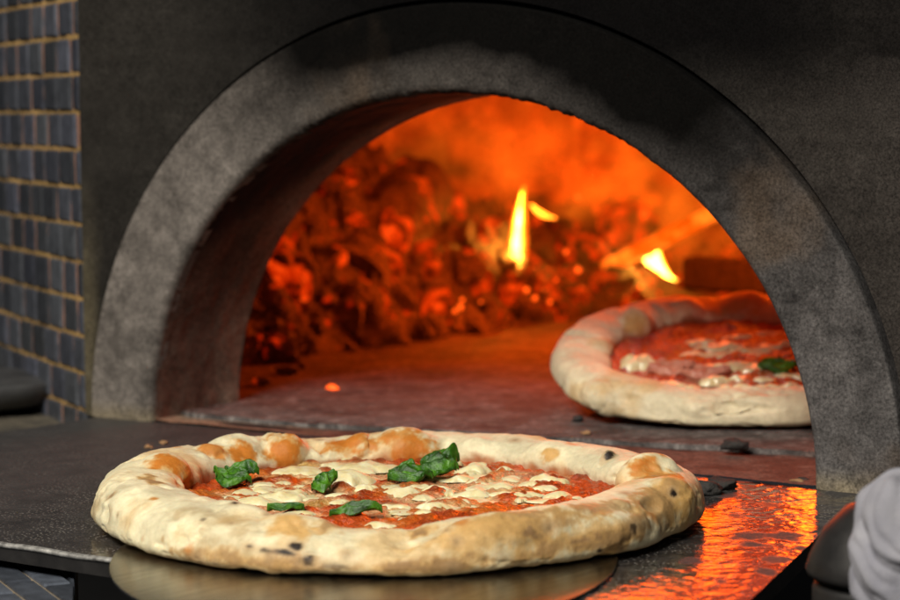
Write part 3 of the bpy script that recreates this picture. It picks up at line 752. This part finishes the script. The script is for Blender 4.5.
toa = [(170, 460, 0.017, 0.016, 'orange', 0.8), (150, 475, 0.022, 0.008, 'brown', 0.8), (190, 484, 0.026, 0.010, 'orange', 0.6), (215, 440, 0.016, 0.014, 'orange', 0.55), (240, 448, 0.014, 0.014, 'orange', 0.7), (285, 440, 0.022, 0.018, 'orange', 0.9),
       (345, 440, 0.022, 0.014, 'orange', 0.75), (410, 438, 0.024, 0.018, 'orange', 1.0), (385, 432, 0.02, 0.010, 'orange', 0.6), (545, 450, 0.012, 0.006, 'tan', 0.7), (645, 462, 0.016, 0.018, 'orange', 0.9), (655, 472, 0.020, 0.016, 'orange', 0.6),
       (608, 450, 0.004, 0.005, 'char', 1.0), (680, 490, 0.030, 0.018, 'tan', 0.7), (660, 500, 0.03, 0.014, 'brown', 0.4),
       (390, 512, 0.026, 0.012, 'brown', 0.8), (330, 520, 0.010, 0.012, 'brown', 0.5), (375, 520, 0.024, 0.012, 'orange', 0.45), (290, 520, 0.016, 0.012, 'tan', 0.6), (420, 528, 0.012, 0.006, 'brown', 0.9), (520, 512, 0.05, 0.012, 'brown', 0.55), (600, 505, 0.04, 0.010, 'brown', 0.4),
       (480, 530, 0.05, 0.014, 'tan', 0.5), (600, 535, 0.04, 0.016, 'tan', 0.5), (560, 520, 0.03, 0.006, 'brown', 0.35), (640, 525, 0.02, 0.01, 'brown', 0.4), (250, 565, 0.06, 0.006, 'brown', 0.5), (420, 568, 0.07, 0.006, 'brown', 0.6), (600, 545, 0.05, 0.006, 'brown', 0.5),
       (232, 499, 0.0034, 0.003, 'char', 0.9), (201, 515, 0.002, 0.002, 'char', 0.5), (296, 541, 0.004, 0.003, 'char', 0.9), (306, 558, 0.0045, 0.004, 'char', 0.9), (278, 551, 0.007, 0.002, 'char', 0.8), (262, 547, 0.005, 0.002, 'char', 0.7), (247, 543, 0.004, 0.002, 'char', 0.7), (676, 490, 0.003, 0.003, 'char', 0.9),
       (638, 524, 0.0035, 0.003, 'char', 0.7), (602, 555, 0.0035, 0.0025, 'char', 0.8), (588, 540, 0.012, 0.003, 'brown', 0.8), (655, 525, 0.012, 0.006, 'char', 0.35), (535, 530, 0.006, 0.004, 'brown', 0.7), (152, 494, 0.006, 0.003, 'orange', 0.6),
       (330, 565, 0.012, 0.003, 'char', 0.5), (500, 505, 0.008, 0.003, 'char', 0.3), (470, 500, 0.02, 0.005, 'tan', 0.8)]
irr = [(4, 16, 0.004), (200, 25, -0.002), (262, 45, 0.006)]
ZS = 0.0115
P, F, C, rin = make_pizza(pc, 0.1612, FLAT, 0.034, 0.0255, bub, toa, 301, (0.80, 0.715, 0.475), ZS, irr, 0.10, [(262, 55, -0.0035), (268, 13, -0.0045), (90, 45, -0.0030)], [(215, 28, 0.006), (80, 40, -0.003)], 110, 0.008)
mesh("crust", P, F, M_dough, near, colors=C)
cr_ = (0.78, 0.66, 0.38)
pat = [(330, 468, 60, 8, cr_, 0.5), (300, 466, 30, 4, (0.62, 0.42, 0.13), 0.8), (300, 498, 80, 14, cr_, 0.45), (470, 487, 80, 14, cr_, 0.4), (520, 480, 50, 12, cr_, 0.4), (420, 503, 70, 12, cr_, 0.35), (370, 475, 60, 12, cr_, 0.4), (590, 485, 40, 10, (0.46, 0.06, 0.012), 0.6), (210, 470, 25, 8, (0.40, 0.06, 0.015), 0.5), (320, 503, 20, 4, (0.45, 0.24, 0.04), 0.8), (400, 488, 40, 5, (0.48, 0.15, 0.03), 0.8)]
# mozzarella: (px, py, width px, height px, thickness mm)
moz = [(360, 467, 62, 12, 3.5), (345, 480, 42, 15, 5.5), (382, 452, 22, 9, 5), (330, 463, 16, 6, 3), (300, 470, 50, 8, 2.5), (283, 495, 42, 10, 3.5), (260, 500, 34, 8, 3), (243, 492, 20, 6, 2), (402, 492, 32, 8, 3.5), (420, 486, 18, 6, 3), (438, 489, 24, 6, 3.5),
       (455, 478, 28, 6, 2.5), (395, 505, 26, 5, 2.5), (450, 500, 26, 6, 3), (472, 470, 30, 8, 3.5), (480, 465, 18, 6, 3), (500, 478, 34, 7, 3), (490, 487, 36, 7, 3), (515, 493, 36, 7, 2.5), (470, 493, 30, 6, 3), (549, 479, 28, 9, 5.5), (545, 488, 20, 6, 3),
       (530, 483, 18, 5, 2.5), (560, 495, 20, 5, 2.5), (572, 497, 18, 5, 2), (430, 512, 22, 5, 3), (432, 508, 30, 8, 4), (380, 523, 22, 6, 3), (405, 470, 20, 6, 2.5), (430, 478, 30, 5, 2.5), (365, 488, 20, 6, 3), (335, 496, 22, 5, 2.5), (310, 485, 26, 6, 2.5), (320, 476, 22, 5, 2.5),
       (395, 478, 24, 5, 2), (230, 498, 24, 5, 2.2), (262, 484, 22, 5, 2), (280, 476, 24, 5, 2), (455, 462, 14, 5, 2.5), (505, 470, 16, 5, 2.5), (525, 474, 16, 4, 2), (485, 502, 22, 5, 2.5), (410, 517, 14, 4, 2), (350, 460, 26, 5, 2), (475, 480, 14, 4, 2), (540, 499, 22, 5, 2), (448, 507, 20, 5, 3), (250, 512, 26, 5, 2), (300, 512, 26, 4, 2)]
gm = np.random.default_rng(8)
for _ in range(34):                      # small melted shreds between the larger pieces
    t_ = gm.uniform(0, 6.28); r_ = math.sqrt(gm.uniform(0, 1))
    moz.append((425+165*r_*math.cos(t_), 490+25*r_*math.sin(t_), gm.uniform(8, 24), gm.uniform(4, 6.5), gm.uniform(1.4, 2.6)))
pat += [(px, py+1.5, w_*0.80, max(h_*0.75, 3.5), (0.74, 0.46, 0.20), 0.6) for (px, py, w_, h_, th_) in moz]
P, F, C = sauce_disc(pc, rin+0.012, FLAT, ZS, 401, np.array((0.62, 0.085, 0.013)), cr_, pat)
mesh("sauce", P, F, M_sauce, near, colors=C)
for k, (px, py, w_, h_, th_) in enumerate(moz):
    c = at(px, py+th_*0.4, PZ+ZS+0.0005)
    P, F = make_blob(c, UX, UY, w_/1900/2*1.05, max(0.0035, (h_-th_*1.2)/340/2), th_/1000, 500+k*3)
    mesh("mozzarella", P, F, M_cheese, near)
lf = [(424, 480, 0.038, 0.032, 0.005, 0.003, 21, 0.006), (441, 470, 0.024, 0.030, 0.0055, 0.001, 71, 0.009), (410, 484, 0.022, 0.016, 0.004, 0.0, 75, 0.003), (230, 486, 0.021, 0.026, 0.006, 0.001, 33, 0.004), (240, 483, 0.020, 0.018, 0.006, 0.003, 35, 0.006),
      (322, 491, 0.012, 0.024, 0.005, 0.001, 45, 0.006), (328, 490, 0.012, 0.014, 0.005, 0.002, 47, 0.004), (356, 516, 0.028, 0.014, 0.002, 0.001, 57, 0.004), (286, 512, 0.020, 0.010, 0.0015, 0.0, 63, 0.001)]
for (px, py, L_, W_, crm, cu, sd, fo) in lf:
    c = at(px, py, PZ+ZS)
    P, F = leaf(c, UX, UY, L_, W_, crm, sd, 0.002, cu, fold=fo)
    o = mesh("basil_leaf", P, F, M_basil, near)
    so = o.modifiers.new("thick", 'SOLIDIFY'); so.thickness = 0.0005

# ---- pizza in the oven ------------------------------------------
far = empty("pizza", qc)
tag(far, "paler half baked pizza with ham and cheese lying inside the oven mouth", "pizza")
bub2 = [(640, 318, 0.022, 0.02, 0.010), (690, 303, 0.018, 0.018, 0.006), (740, 298, 0.026, 0.018, 0.007), (665, 310, 0.006, 0.02, -0.006), (790, 300, 0.024, 0.016, 0.004), (605, 340, 0.022, 0.016, 0.004), (590, 395, 0.014, 0.012, 0.004), (600, 408, 0.010, 0.010, 0.004),
        (650, 405, 0.03, 0.012, -0.003), (700, 404, 0.020, 0.007, 0.003), (727, 400, 0.020, 0.004, -0.003), (740, 404, 0.03, 0.004, -0.003), (625, 395, 0.012, 0.006, -0.003), (570, 375, 0.02, 0.02, 0.002)]
toa2 = [(640, 318, 0.018, 0.014, 'tan', 0.6), (720, 300, 0.04, 0.014, 'tan', 0.5), (600, 335, 0.02, 0.012, 'tan', 0.3)]
ZS2 = 0.011
P, F, C, rin2 = make_pizza(qc, R2_, TILT, 0.031, 0.0215, bub2, toa2, 601, (0.82, 0.71, 0.48), ZS2, [(215, 14, 0.004)], 0.16)
mesh("crust", P, F, M_dough, far, colors=C)
P, F, C = sauce_disc(qc, rin2+0.012, TILT, ZS2, 701, np.array((0.58, 0.055, 0.012)), cr_, [(720, 385, 60, 10, cr_, 0.35), (760, 350, 40, 10, cr_, 0.3)])
mesh("sauce", P, F, M_sauce_wet, far, colors=C)
moz2 = [(640, 362, 26, 14, 6), (660, 388, 40, 12, 4), (685, 388, 22, 10, 4), (715, 380, 20, 8, 5), (725, 390, 24, 8, 5), (745, 378, 22, 8, 5), (750, 388, 24, 8, 5), (765, 380, 20, 8, 5), (780, 385, 22, 8, 5), (735, 366, 60, 9, 4), (705, 352, 30, 7, 3), (720, 345, 40, 8, 4), (750, 350, 36, 8, 4), (775, 345, 26, 10, 5), (700, 340, 20, 6, 3),
        (740, 335, 26, 6, 3), (770, 332, 24, 6, 3), (770, 395, 24, 7, 4), (790, 375, 20, 8, 5), (715, 398, 30, 6, 4), (780, 360, 24, 6, 3), (690, 396, 20, 6, 3), (738, 398, 22, 6, 4), (755, 370, 20, 6, 4)]
for k, (px, py, w_, h_, th_) in enumerate(moz2):
    c = atp(px, py+2, qc+TILT[2]*(ZS2+0.0005), TILT[2])
    P, F = make_blob(c, TILT[0], TILT[1], w_/1373/2*1.05, max(0.003, (h_-th_)/355/2), th_/1000, 900+k*3, up=TILT[2])
    mesh("mozzarella", P, F, M_cheese_wet, far)
for k, (px, py, w_, h_) in enumerate([(672, 368, 44, 11), (706, 372, 46, 9)]):
    c = atp(px, py+2, qc+TILT[2]*(ZS2+0.0005), TILT[2])
    P, F = leaf(c, TILT[0], TILT[1], w_/1373, h_/355*0.9, 0.004, 800+k, 0.001, 0.002, up=TILT[2])
    o = mesh("ham_slice", P, F, M_ham, far); so = o.modifiers.new("thick", 'SOLIDIFY'); so.thickness = 0.0012
for k, (px, py, w_, h_) in enumerate([(778, 368, 36, 11)]):
    c = atp(px, py+2, qc+TILT[2]*(ZS2+0.001), TILT[2])
    P, F = leaf(c, TILT[0], TILT[1], w_/1373, h_/355*0.8, 0.003, 850+k, 0.003, 0.0, up=TILT[2])
    o = mesh("basil_leaf", P, F, M_basil, far); so = o.modifiers.new("thick", 'SOLIDIFY'); so.thickness = 0.0006

# ---- metal peel -------------------------------------------------
pe = empty("pizza_peel", pc*np.array([1, 1, 0])+np.array([0, 0, 0.001]))
tag(pe, "thin brushed metal peel under the foreground pizza, jutting over the shelf edge", "peel")
# outline in (u to the right of the picture, v away from the viewer), metres, about the pizza's centre
prof = []
for v in np.linspace(0.0699, -0.36, 160):
    e = 1-((v+0.10)/0.17)**2
    w_ = 0.122*math.sqrt(e) if e > 0 else 0.0
    if v < -0.2: w_ = max(w_, 0.016)
    prof.append((v, w_))
prof = np.array(prof); us = np.linspace(-1, 1, 61)
shift = -0.012
def peel_surf(z):
    u = prof[:, 1:2]*us[None, :]+shift; v = prof[:, :1]+0*us[None, :]
    return pc[None, None, :]*np.array([1, 1, 0])+u[..., None]*UX+v[..., None]*UY+np.array([0, 0, z])
top = peel_surf(0.0019); bot = peel_surf(0.0008)
n_, m_ = top.shape[:2]
V = np.concatenate([top.reshape(-1, 3), bot.reshape(-1, 3)])
Fg = gridF(n_, m_).tolist(); Fb = [[x+n_*m_ for x in f[::-1]] for f in Fg]
ed = []
for i in range(n_-1):
    for j in (0, m_-1): ed.append([i*m_+j, (i+1)*m_+j, n_*m_+(i+1)*m_+j, n_*m_+i*m_+j])
for j in range(m_-1): ed.append([(n_-1)*m_+j, (n_-1)*m_+j+1, n_*m_+(n_-1)*m_+j+1, n_*m_+(n_-1)*m_+j])
mesh("blade", V, Fg+Fb+ed, M_peel, pe, smooth=False)

# ================================================================== fire
def cutlump(r, seed, cuts=9, sub=3, squash=(1, 1, 1), rough=0.25):
    bm = bmesh.new(); bmesh.ops.create_icosphere(bm, subdivisions=sub, radius=1.0)
    V = np.array([v.co[:] for v in bm.verts]); F = [[v.index for v in f.verts] for f in bm.faces]; bm.free()
    g = np.random.default_rng(seed)
    for k in range(cuts):
        d = g.normal(size=3); d /= np.linalg.norm(d); h = g.uniform(0.5, 0.85)
        e = np.maximum(V@d-h, 0); V = V-e[:, None]*d
    V = V*(1+rough*fbm(V, 2.2, 4, seed)[:, None])
    return V*np.array(squash)*r, F
# ember bed: a mound along the left side of the chamber
X, Y = quadgrid(-2.85, -0.85, 0.9, 5.25, 320, 520)
P = np.stack([X, Y, 0*X], -1)
front = np.interp(Y, [0.9, 1.2, 2.5, 3.2, 4.1, 5.3], [-1.78, -1.58, -1.60, -1.60, -1.58, -1.0])
rise = np.clip((front-X)/1.0, 0, 1)
hgt = np.interp(Y, [0.9, 1.5, 2.4, 3.2, 4.0, 5.0], [0.55, 0.72, 0.78, 0.52, 0.34, 0.28])
Zm = 0.005+hgt*sstep(0, 1, rise)**0.8*(1+0.25*fbm(P, 3, 4, 131))+0.09*fbm(P, 4, 5, 133)*sstep(0, 0.25, rise)+0.16*(0.35-np.abs(fbm(P, 7, 4, 137)))*sstep(0, 0.15, rise)+0.04*fbm(P, 22, 3, 135)*sstep(0, 0.1, rise)-0.02*(rise <= 0)
rd = np.hypot(X-CX, Y-CYc); kk = np.minimum(1, 0.975*CR/rd); Xb, Yb = CX+(X-CX)*kk, CYc+(Y-CYc)*kk
bed = mesh("ember_bed", np.stack([Xb, Yb, Zm], -1)*S, gridF(*X.shape), M_bed)
tag(bed, "glowing bed of ash and embers heaped along the left oven wall", "embers", kind="stuff")
def bedz(x, y):
    i = int(np.clip((x+2.85)/2.0*319, 0, 319)); j = int(np.clip((y-0.9)/4.35*519, 0, 519)); return float(Zm[i, j])

def copyobj(o):
    c = o.copy(); col.objects.link(c); return c
protos = []
for k in range(9):
    V, F = cutlump(0.02, 1000+k, 9, 4, (1.25, 1.0, 0.8), 0.35)
    me = bpy.data.meshes.new("coal"); me.from_pydata(V.tolist(), [], F); me.polygons.foreach_set("use_smooth", [k % 2 == 0]*len(me.polygons))
    me.materials.append(M_coal if k < 7 else M_hot); protos.append(me)
g = np.random.default_rng(55)
cnt = 0
while cnt < 275:
    y = g.uniform(1.0, 4.7); fr = np.interp(y, [0.9, 1.2, 2.5, 3.2, 4.1, 5.3], [-1.78, -1.58, -1.60, -1.60, -1.58, -1.0])
    x = fr-abs(g.normal(0.0, 0.35))+0.04
    if math.hypot(x-CX, y-CYc) > 0.95*CR: continue
    sc = g.uniform(0.35, 1.0)**1.2*1.0*(1.0 if y < 3.0 else 0.8)
    hot = g.random() < (0.06 if y < 2.2 else 0.30)
    me = protos[7+int(g.integers(2))] if hot else protos[int(g.integers(7))]
    o = bpy.data.objects.new("coal", me); col.objects.link(o)
    o.location = (x*S, y*S, max(bedz(x, y), 0.0)*S+0.010*sc); o.scale = (sc, sc, sc); o.rotation_euler = tuple(g.uniform(0, 6.28, 3))
    if hot: tag(o, "red glowing coal in the ember heap of the oven", "coal", "glowing coals in the fire")
    else: tag(o, "ash grey charred lump in the ember heap of the oven", "coal", "charred lumps in the fire")
    cnt += 1

def log_thing(name, p0, p1, r, mat, seed, label, cat, ends=True, square=0.0):
    p0, p1 = np.array(p0, float), np.array(p1, float); ax = p1-p0; L_ = np.linalg.norm(ax); ax /= L_
    a = np.cross(ax, [0, 0, 1.0]); a /= np.linalg.norm(a); b = np.cross(a, ax)
    n, m = 70, 64; t = np.linspace(0, 1, n); q = np.linspace(0, 2*math.pi, m, endpoint=False)
    T, Q = np.meshgrid(t, q, indexing='ij')
    taper = 1-0.12*T
    cs, sn = np.cos(Q), np.sin(Q)
    if square: k = (np.abs(cs)**square+np.abs(sn)**square)**(-1/square)
    else: k = 1
    base = p0+T[..., None]*L_*ax
    rad = r*taper*k
    P = base+rad[..., None]*(cs[..., None]*a+sn[..., None]*b)
    cr = np.maximum(np.abs(vnoise(np.stack([T*L_*55, cs*2.2, sn*2.2], -1), seed)), 0)
    d = r*(0.16*fbm(P, 40, 4, seed)-0.12*sstep(0.12, 0.0, cr))
    P = P+d[..., None]*(cs[..., None]*a+sn[..., None]*b)
    V = P.reshape(-1, 3); F = gridF(n, m, wrapm=True).tolist()
    V = np.concatenate([V, (P[0].mean(0)-ax*r*0.06)[None], (P[-1].mean(0)+ax*r*0.06)[None]])
    nv = n*m
    for j in range(m):
        j2 = (j+1) % m; F.append([j2, j, nv]); F.append([(n-1)*m+j, (n-1)*m+j2, nv+1])
    o = mesh(name, V, F, mat, origin=(p0+p1)/2)
    tag(o, label, cat); return o
U_ = lambda x, y, z: np.array([x, y, z])*S
log_thing("log", U_(-1.95, 2.05, 0.18), U_(-2.30, 3.00, 0.52), 0.042, M_char, 2002, "thick charred log leaning in the middle of the ember heap", "log")
p = ata(632, 232, 9.9*S); q_ = p+np.array([-0.55, 0.75, 0.10])*S
log_thing("log", p, q_, 0.032, M_hot, 2004, "round log seen end on, glowing behind the right flame", "log")
log_thing("split_wood", ata(600, 272, 9.75*S), ata(716, 212, 9.2*S), 0.0085, M_burn, 2005, "thin pale split of wood leaning up beside the right flame", "firewood", square=6)
log_thing("split_wood", ata(694, 273, 8.7*S), ata(800, 280, 8.3*S), 0.017, M_scorch, 2006, "dark thick billet of wood at the right behind the far pizza", "firewood", square=5)
V, F = cutlump(0.02, 77, 8, 4, (1.6, 1.1, 0.75), 0.3)
c = at(500, 322, 0.0)+np.array([0.03, -0.05, 0.014])
tag(mesh("coal", V+c, F, M_scorch, origin=c), "big dead black lump in front of the embers, below the tall flame", "coal")

def flame(pts, rad, mat, name, parent=None, flat=0.6):
    pts = np.array(pts, float); n, m = 40, 24
    t = np.linspace(0, 1, n); k = np.linspace(0, 1, len(pts))
    ctr = np.stack([np.interp(t, k, pts[:, i]) for i in range(3)], -1)
    for _ in range(6): ctr[1:-1] = 0.25*ctr[:-2]+0.5*ctr[1:-1]+0.25*ctr[2:]
    rr = np.interp(t, np.linspace(0, 1, len(rad)), rad)
    for _ in range(3): rr[1:-1] = 0.25*rr[:-2]+0.5*rr[1:-1]+0.25*rr[2:]
    q = np.linspace(0, 2*math.pi, m, endpoint=False)
    P = ctr[:, None, :]+rr[:, None, None]*(np.cos(q)[None, :, None]*UX+np.sin(q)[None, :, None]*UY*flat)
    V = np.concatenate([P.reshape(-1, 3), ctr[:1], ctr[-1:]]); F = gridF(n, m, wrapm=True).tolist(); nv = n*m
    for j in range(m):
        j2 = (j+1) % m; F.append([j2, j, nv]); F.append([(n-1)*m+j, (n-1)*m+j2, nv+1])
    return mesh(name, V, F, mat, parent)
pxm = lambda d: d*S/FPX                      # metres per pixel at that depth
d1 = 9.1; u1 = pxm(d1)
f1 = empty("flame", ata(517, 280, d1*S)); tag(f1, "tall thin yellow flame rising from the middle of the embers", "flame")
flame([ata(x, y, d1*S) for x, y in ((516, 281), (517, 262), (517, 240), (519, 215), (522, 192))], np.array([1.5, 6.2, 6.5, 3.2, 0.4])*u1, M_flame, "outer_flame", f1)
flame([ata(x, y, d1*S) for x, y in ((515, 288), (517, 265), (518, 240), (520, 212), (524, 186))], np.array([2, 10, 10, 6, 0.5])*u1, M_halo, "outer_flame", f1)
flame([ata(x, y, d1*S) for x, y in ((516, 276), (517, 262), (516, 245), (518, 228), (520, 208))], np.array([1.2, 4.4, 4, 1.6, 0.3])*u1, M_core, "flame_core", f1)
d2 = 9.6; u2 = pxm(d2)
f2 = empty("flame", ata(660, 280, d2*S)); tag(f2, "short white hot flame at the right, before the leaning split of wood", "flame")
flame([ata(x, y, d2*S) for x, y in ((678, 281), (668, 277), (660, 268), (656, 256), (658, 244))], np.array([1, 4, 6.5, 5, 0.5])*u2, M_flame, "outer_flame", f2)
flame([ata(x, y, d2*S) for x, y in ((675, 280), (667, 276), (660, 268), (656, 258), (657, 247))], np.array([0.8, 2.6, 4, 3, 0.4])*u2, M_core, "flame_core", f2)
flame([ata(x, y, d2*S) for x, y in ((657, 270), (651, 264), (647, 257), (646, 249))], np.array([1, 4.5, 4, 0.5])*u2, M_core, "flame_core", f2)
d3 = 8.9; u3 = pxm(d3)
f3 = empty("flame", ata(535, 215, d3*S)); tag(f3, "soft orange lick of flame curling beside the tall flame", "flame")
flame([ata(x, y, d3*S) for x, y in ((580, 204), (570, 214), (558, 219), (547, 217), (538, 211), (531, 204))], np.array([1, 5, 7, 6, 4, 0.8])*u3, M_wisp, "outer_flame", f3)
# broad ragged licks of flame: glowing gas with an uneven density
def lick_mat(seed, strength, color):
    m = bpy.data.materials.new("flame_lick"); m.use_nodes = True; nt = m.node_tree; nt.nodes.clear()
    out = nt.nodes.new('ShaderNodeOutputMaterial'); em = nt.nodes.new('ShaderNodeEmission'); em.inputs[0].default_value = tuple(color)+(1,)
    tc = N(nt, 'ShaderNodeTexCoord'); mp = N(nt, 'ShaderNodeMapping'); mp.inputs['Scale'].default_value = (1.0, 1.0, 0.5); mp.inputs['Location'].default_value = (seed, 0, 0)
    nt.links.new(tc.outputs['Object'], mp.inputs['Vector'])
    n = N(nt, 'ShaderNodeTexNoise', Scale=1.7, Detail=4, Roughness=0.55, Distortion=1.6); nt.links.new(mp.outputs['Vector'], n.inputs['Vector'])
    r = N(nt, 'ShaderNodeMapRange'); nt.links.new(n.outputs['Fac'], r.inputs[0]); r.inputs[1].default_value = 0.49; r.inputs[2].default_value = 0.62
    ln = N(nt, 'ShaderNodeVectorMath', operation='LENGTH'); nt.links.new(tc.outputs['Object'], ln.inputs[0])
    f = N(nt, 'ShaderNodeMapRange'); nt.links.new(ln.outputs['Value'], f.inputs[0]); f.inputs[1].default_value = 1.0; f.inputs[2].default_value = 0.35
    a = N(nt, 'ShaderNodeMath', operation='MULTIPLY'); nt.links.new(r.outputs[0], a.inputs[0]); nt.links.new(f.outputs[0], a.inputs[1])
    b = N(nt, 'ShaderNodeMath', operation='MULTIPLY'); nt.links.new(a.outputs[0], b.inputs[0]); b.inputs[1].default_value = strength
    nt.links.new(b.outputs[0], em.inputs[1]); nt.links.new(em.outputs[0], out.inputs['Volume'])
    return m
for k, (px, py, d, rx_, rz_, st, lab) in enumerate([(585, 165, 10.2, 0.16, 0.12, 13, "broad ragged orange flame rolling up the back wall of the oven"), (690, 195, 9.9, 0.13, 0.11, 12, "ragged orange flame at the right of the oven above the end-on log"), (455, 165, 9.6, 0.12, 0.10, 6, "faint flame licking over the middle of the ember heap")]):
    V, F = cutlump(1.0, 5000+k, 0, 3, (1, 1, 1), 0.0)
    c = ata(px, py, d*S); o = mesh("flame", V, F, lick_mat(k*3.7, st, (1.0, 0.15, 0.006)))
    o.location = tuple(c); o.scale = (rx_, rx_*0.6, rz_); o.rotation_euler = (0, 0.35, 0.6)
    tag(o, lab, "flame")

# larger red hot coals lying in the heap, each on the surface of the bed
g2 = np.random.default_rng(91)
for k, (px, py, sc) in enumerate([(290, 278, 1.9), (300, 292, 1.3), (420, 228, 1.3), (452, 210, 1.5), (474, 262, 1.1), (368, 312, 0.9), (560, 262, 1.3), (585, 250, 1.5), (600, 262, 1.3), (618, 272, 1.2), (636, 284, 1.1), (545, 280, 1.0), (480, 288, 1.0), (392, 262, 0.8), (575, 282, 1.2), (598, 284, 1.1), (612, 292, 0.9), (528, 262, 0.9)]):
    for t_ in np.linspace(7.0, 10.6, 240):
        q_ = ata(px, py, t_*S)/S
        if q_[0] > -2.84 and 0.9 < q_[1] < 5.2 and q_[2] < bedz(q_[0], q_[1]): break
    o = bpy.data.objects.new("coal", protos[7+k % 2]); col.objects.link(o); o.location = tuple(q_*S); o.scale = (sc*0.8,)*3; o.rotation_euler = tuple(g2.uniform(0, 6.28, 3))
    tag(o, "red glowing coal in the ember heap of the oven", "coal", "glowing coals in the fire")

# sparks
for k, (px, py, d, r) in enumerate([(578, 197, 9.5, 2.6), (685, 229, 8.9, 2.2), (460, 307, 8.45, 3.2), (462, 300, 8.5, 2.4), (455, 311, 8.4, 2.2), (535, 298, 8.6, 2.6), (550, 302, 8.6, 2.2), (566, 252, 8.9, 2.4), (578, 270, 8.8, 3.2), (640, 287, 8.7, 2.6), (556, 280, 8.75, 1.6), (545, 290, 8.65, 1.2), (481, 302, 8.45, 1.5), (527, 290, 8.6, 3.0)]):
    c = ata(px, py, d*S); V, F = cutlump(r*pxm(d), 3000+k, 4, 2, (1, 1, 1), 0.2)
    tag(mesh("spark", V+c, F, M_spark, origin=c), ["small orange spark in the air right of the tall flame", "small orange spark above the short right flame"][k] if k < 2 else "small bright ember low in the front of the ember heap", "spark", None if k < 2 else "bright embers at the foot of the heap")

fire_lamp(ata(530, 205, 8.2*S), 1.3, r=0.06)
fire_lamp(ata(680, 225, 7.9*S), 2.1, r=0.06)
fire_lamp(U_(-1.0, 4.4, 1.0), 5.2, r=0.07)
fire_lamp(U_(-0.3, 3.9, 1.45), 3.6, r=0.09)
fire_lamp(U_(-0.8, 2.1, 1.2), 1.9, r=0.07)

# crumbs and cinders lying about
crumbs = [(333, 389, 0.0045, fz, M_spark, "single glowing cinder lying on the oven floor left of centre", None),
          (290, 374, 0.010, fz, M_char, "grey ash clump on the oven floor near the left mouth edge", None), (262, 384, 0.007, fz, M_char, "small ash lump low beside the left mouth lining", None), (300, 368, 0.006, fz, M_char, "small cinder before the ash heap at left", None),
          (597, 412, 0.005, fz, M_scorch, "black cinder on the oven floor left of the far pizza", None), (578, 420, 0.004, fz, M_scorch, "smaller black cinder just in front of the far pizza", None), (586, 434, 0.003, fz, M_crumb, "tan crumb on the oven floor before the far pizza", None),
          (735, 449, 0.008, fz, M_scorch, "flat black flake on the front of the oven floor", None), (813, 438, 0.006, 0.0, M_scorch, "black cinder against the right foot of the arch", None),
          (797, 483, 0.004, 0.0, M_crumb, "pale crumb at the foot of the arch beside the threshold", None), (803, 481, 0.003, 0.0, M_scorch, "tiny dark crumb at the right foot of the arch", None),
          (703, 494, 0.010, 0.0, M_scorch, "curled black burnt flake on the shelf right of the near pizza", None), (722, 489, 0.009, 0.0, M_scorch, "flat burnt flake on the glowing shelf beside the curled one", None),
          (148, 448, 0.003, 0.0, M_crumb, "brown crumb on the shelf behind the left of the near pizza", None), (163, 444, 0.003, 0.0, M_crumb, "second brown crumb on the shelf behind the near pizza", None)]
for k, (px, py, r, z, m_, lab, _g) in enumerate(crumbs):
    c = at(px, py, z)+np.array([0, 0, r*0.3]); V, F = cutlump(r, 4000+k, 7, 3, (1.2, 1.0, 0.5), 0.4)
    tag(mesh("cinder" if m_ in (M_scorch, M_char, M_spark) else "crumb", V+c, F, m_, origin=c), lab, "cinder" if m_ in (M_scorch, M_char, M_spark) else "crumb")

# ================================================================== pot and towel at the right
c = ata(893, 620, 3.95*S); c[2] -= 0.038
pot = empty("iron_pot", c); tag(pot, "black round iron pot beside the right end of the shelf, mostly cut off", "pot")
V, F = lathe([(0, -0.1), (0.033, -0.1), (0.035, 0.0), (0.0355, 0.052), (0.034, 0.056), (0.0, 0.056)])
mesh("body", V+c, F, M_iron, pot)
V, F = lathe([(0.0, 0.057), (0.034, 0.0575), (0.0375, 0.058), (0.0385, 0.061), (0.037, 0.066), (0.031, 0.078), (0.021, 0.088), (0.010, 0.093), (0.0, 0.094)])
mesh("lid", V+c, F, M_iron, pot)
# crumpled towel: soft hanging folds
tcn = ata(918, 556, 3.8*S)
nu_, nv_ = 200, 120
u = np.linspace(0, 2*math.pi, nu_, endpoint=False); v = np.linspace(0.02, math.pi-0.02, nv_)
UU, VV = np.meshgrid(u, v, indexing='ij')
P = np.stack([np.sin(VV)*np.cos(UU), np.sin(VV)*np.sin(UU), np.cos(VV)], -1)
ss = UU*1.0+1.7*np.cos(VV)+1.1*fbm(P, 1.1, 2, 159)
f = 1+0.16*fbm(P, 1.2, 2, 151)+0.13*np.abs(np.sin(2.5*ss))**0.8+0.05*np.abs(np.sin(6*ss+3*fbm(P, 1.6, 2, 161)))*np.sin(VV)-0.08
P = P*f[..., None]*np.array([0.029, 0.029, 0.036])
mesh_t = mesh("towel", P+tcn, gridF(nu_, nv_, wrapn=True), M_cloth, origin=tcn)
tag(mesh_t, "crumpled light grey towel at the right edge, resting on the black pot", "towel")
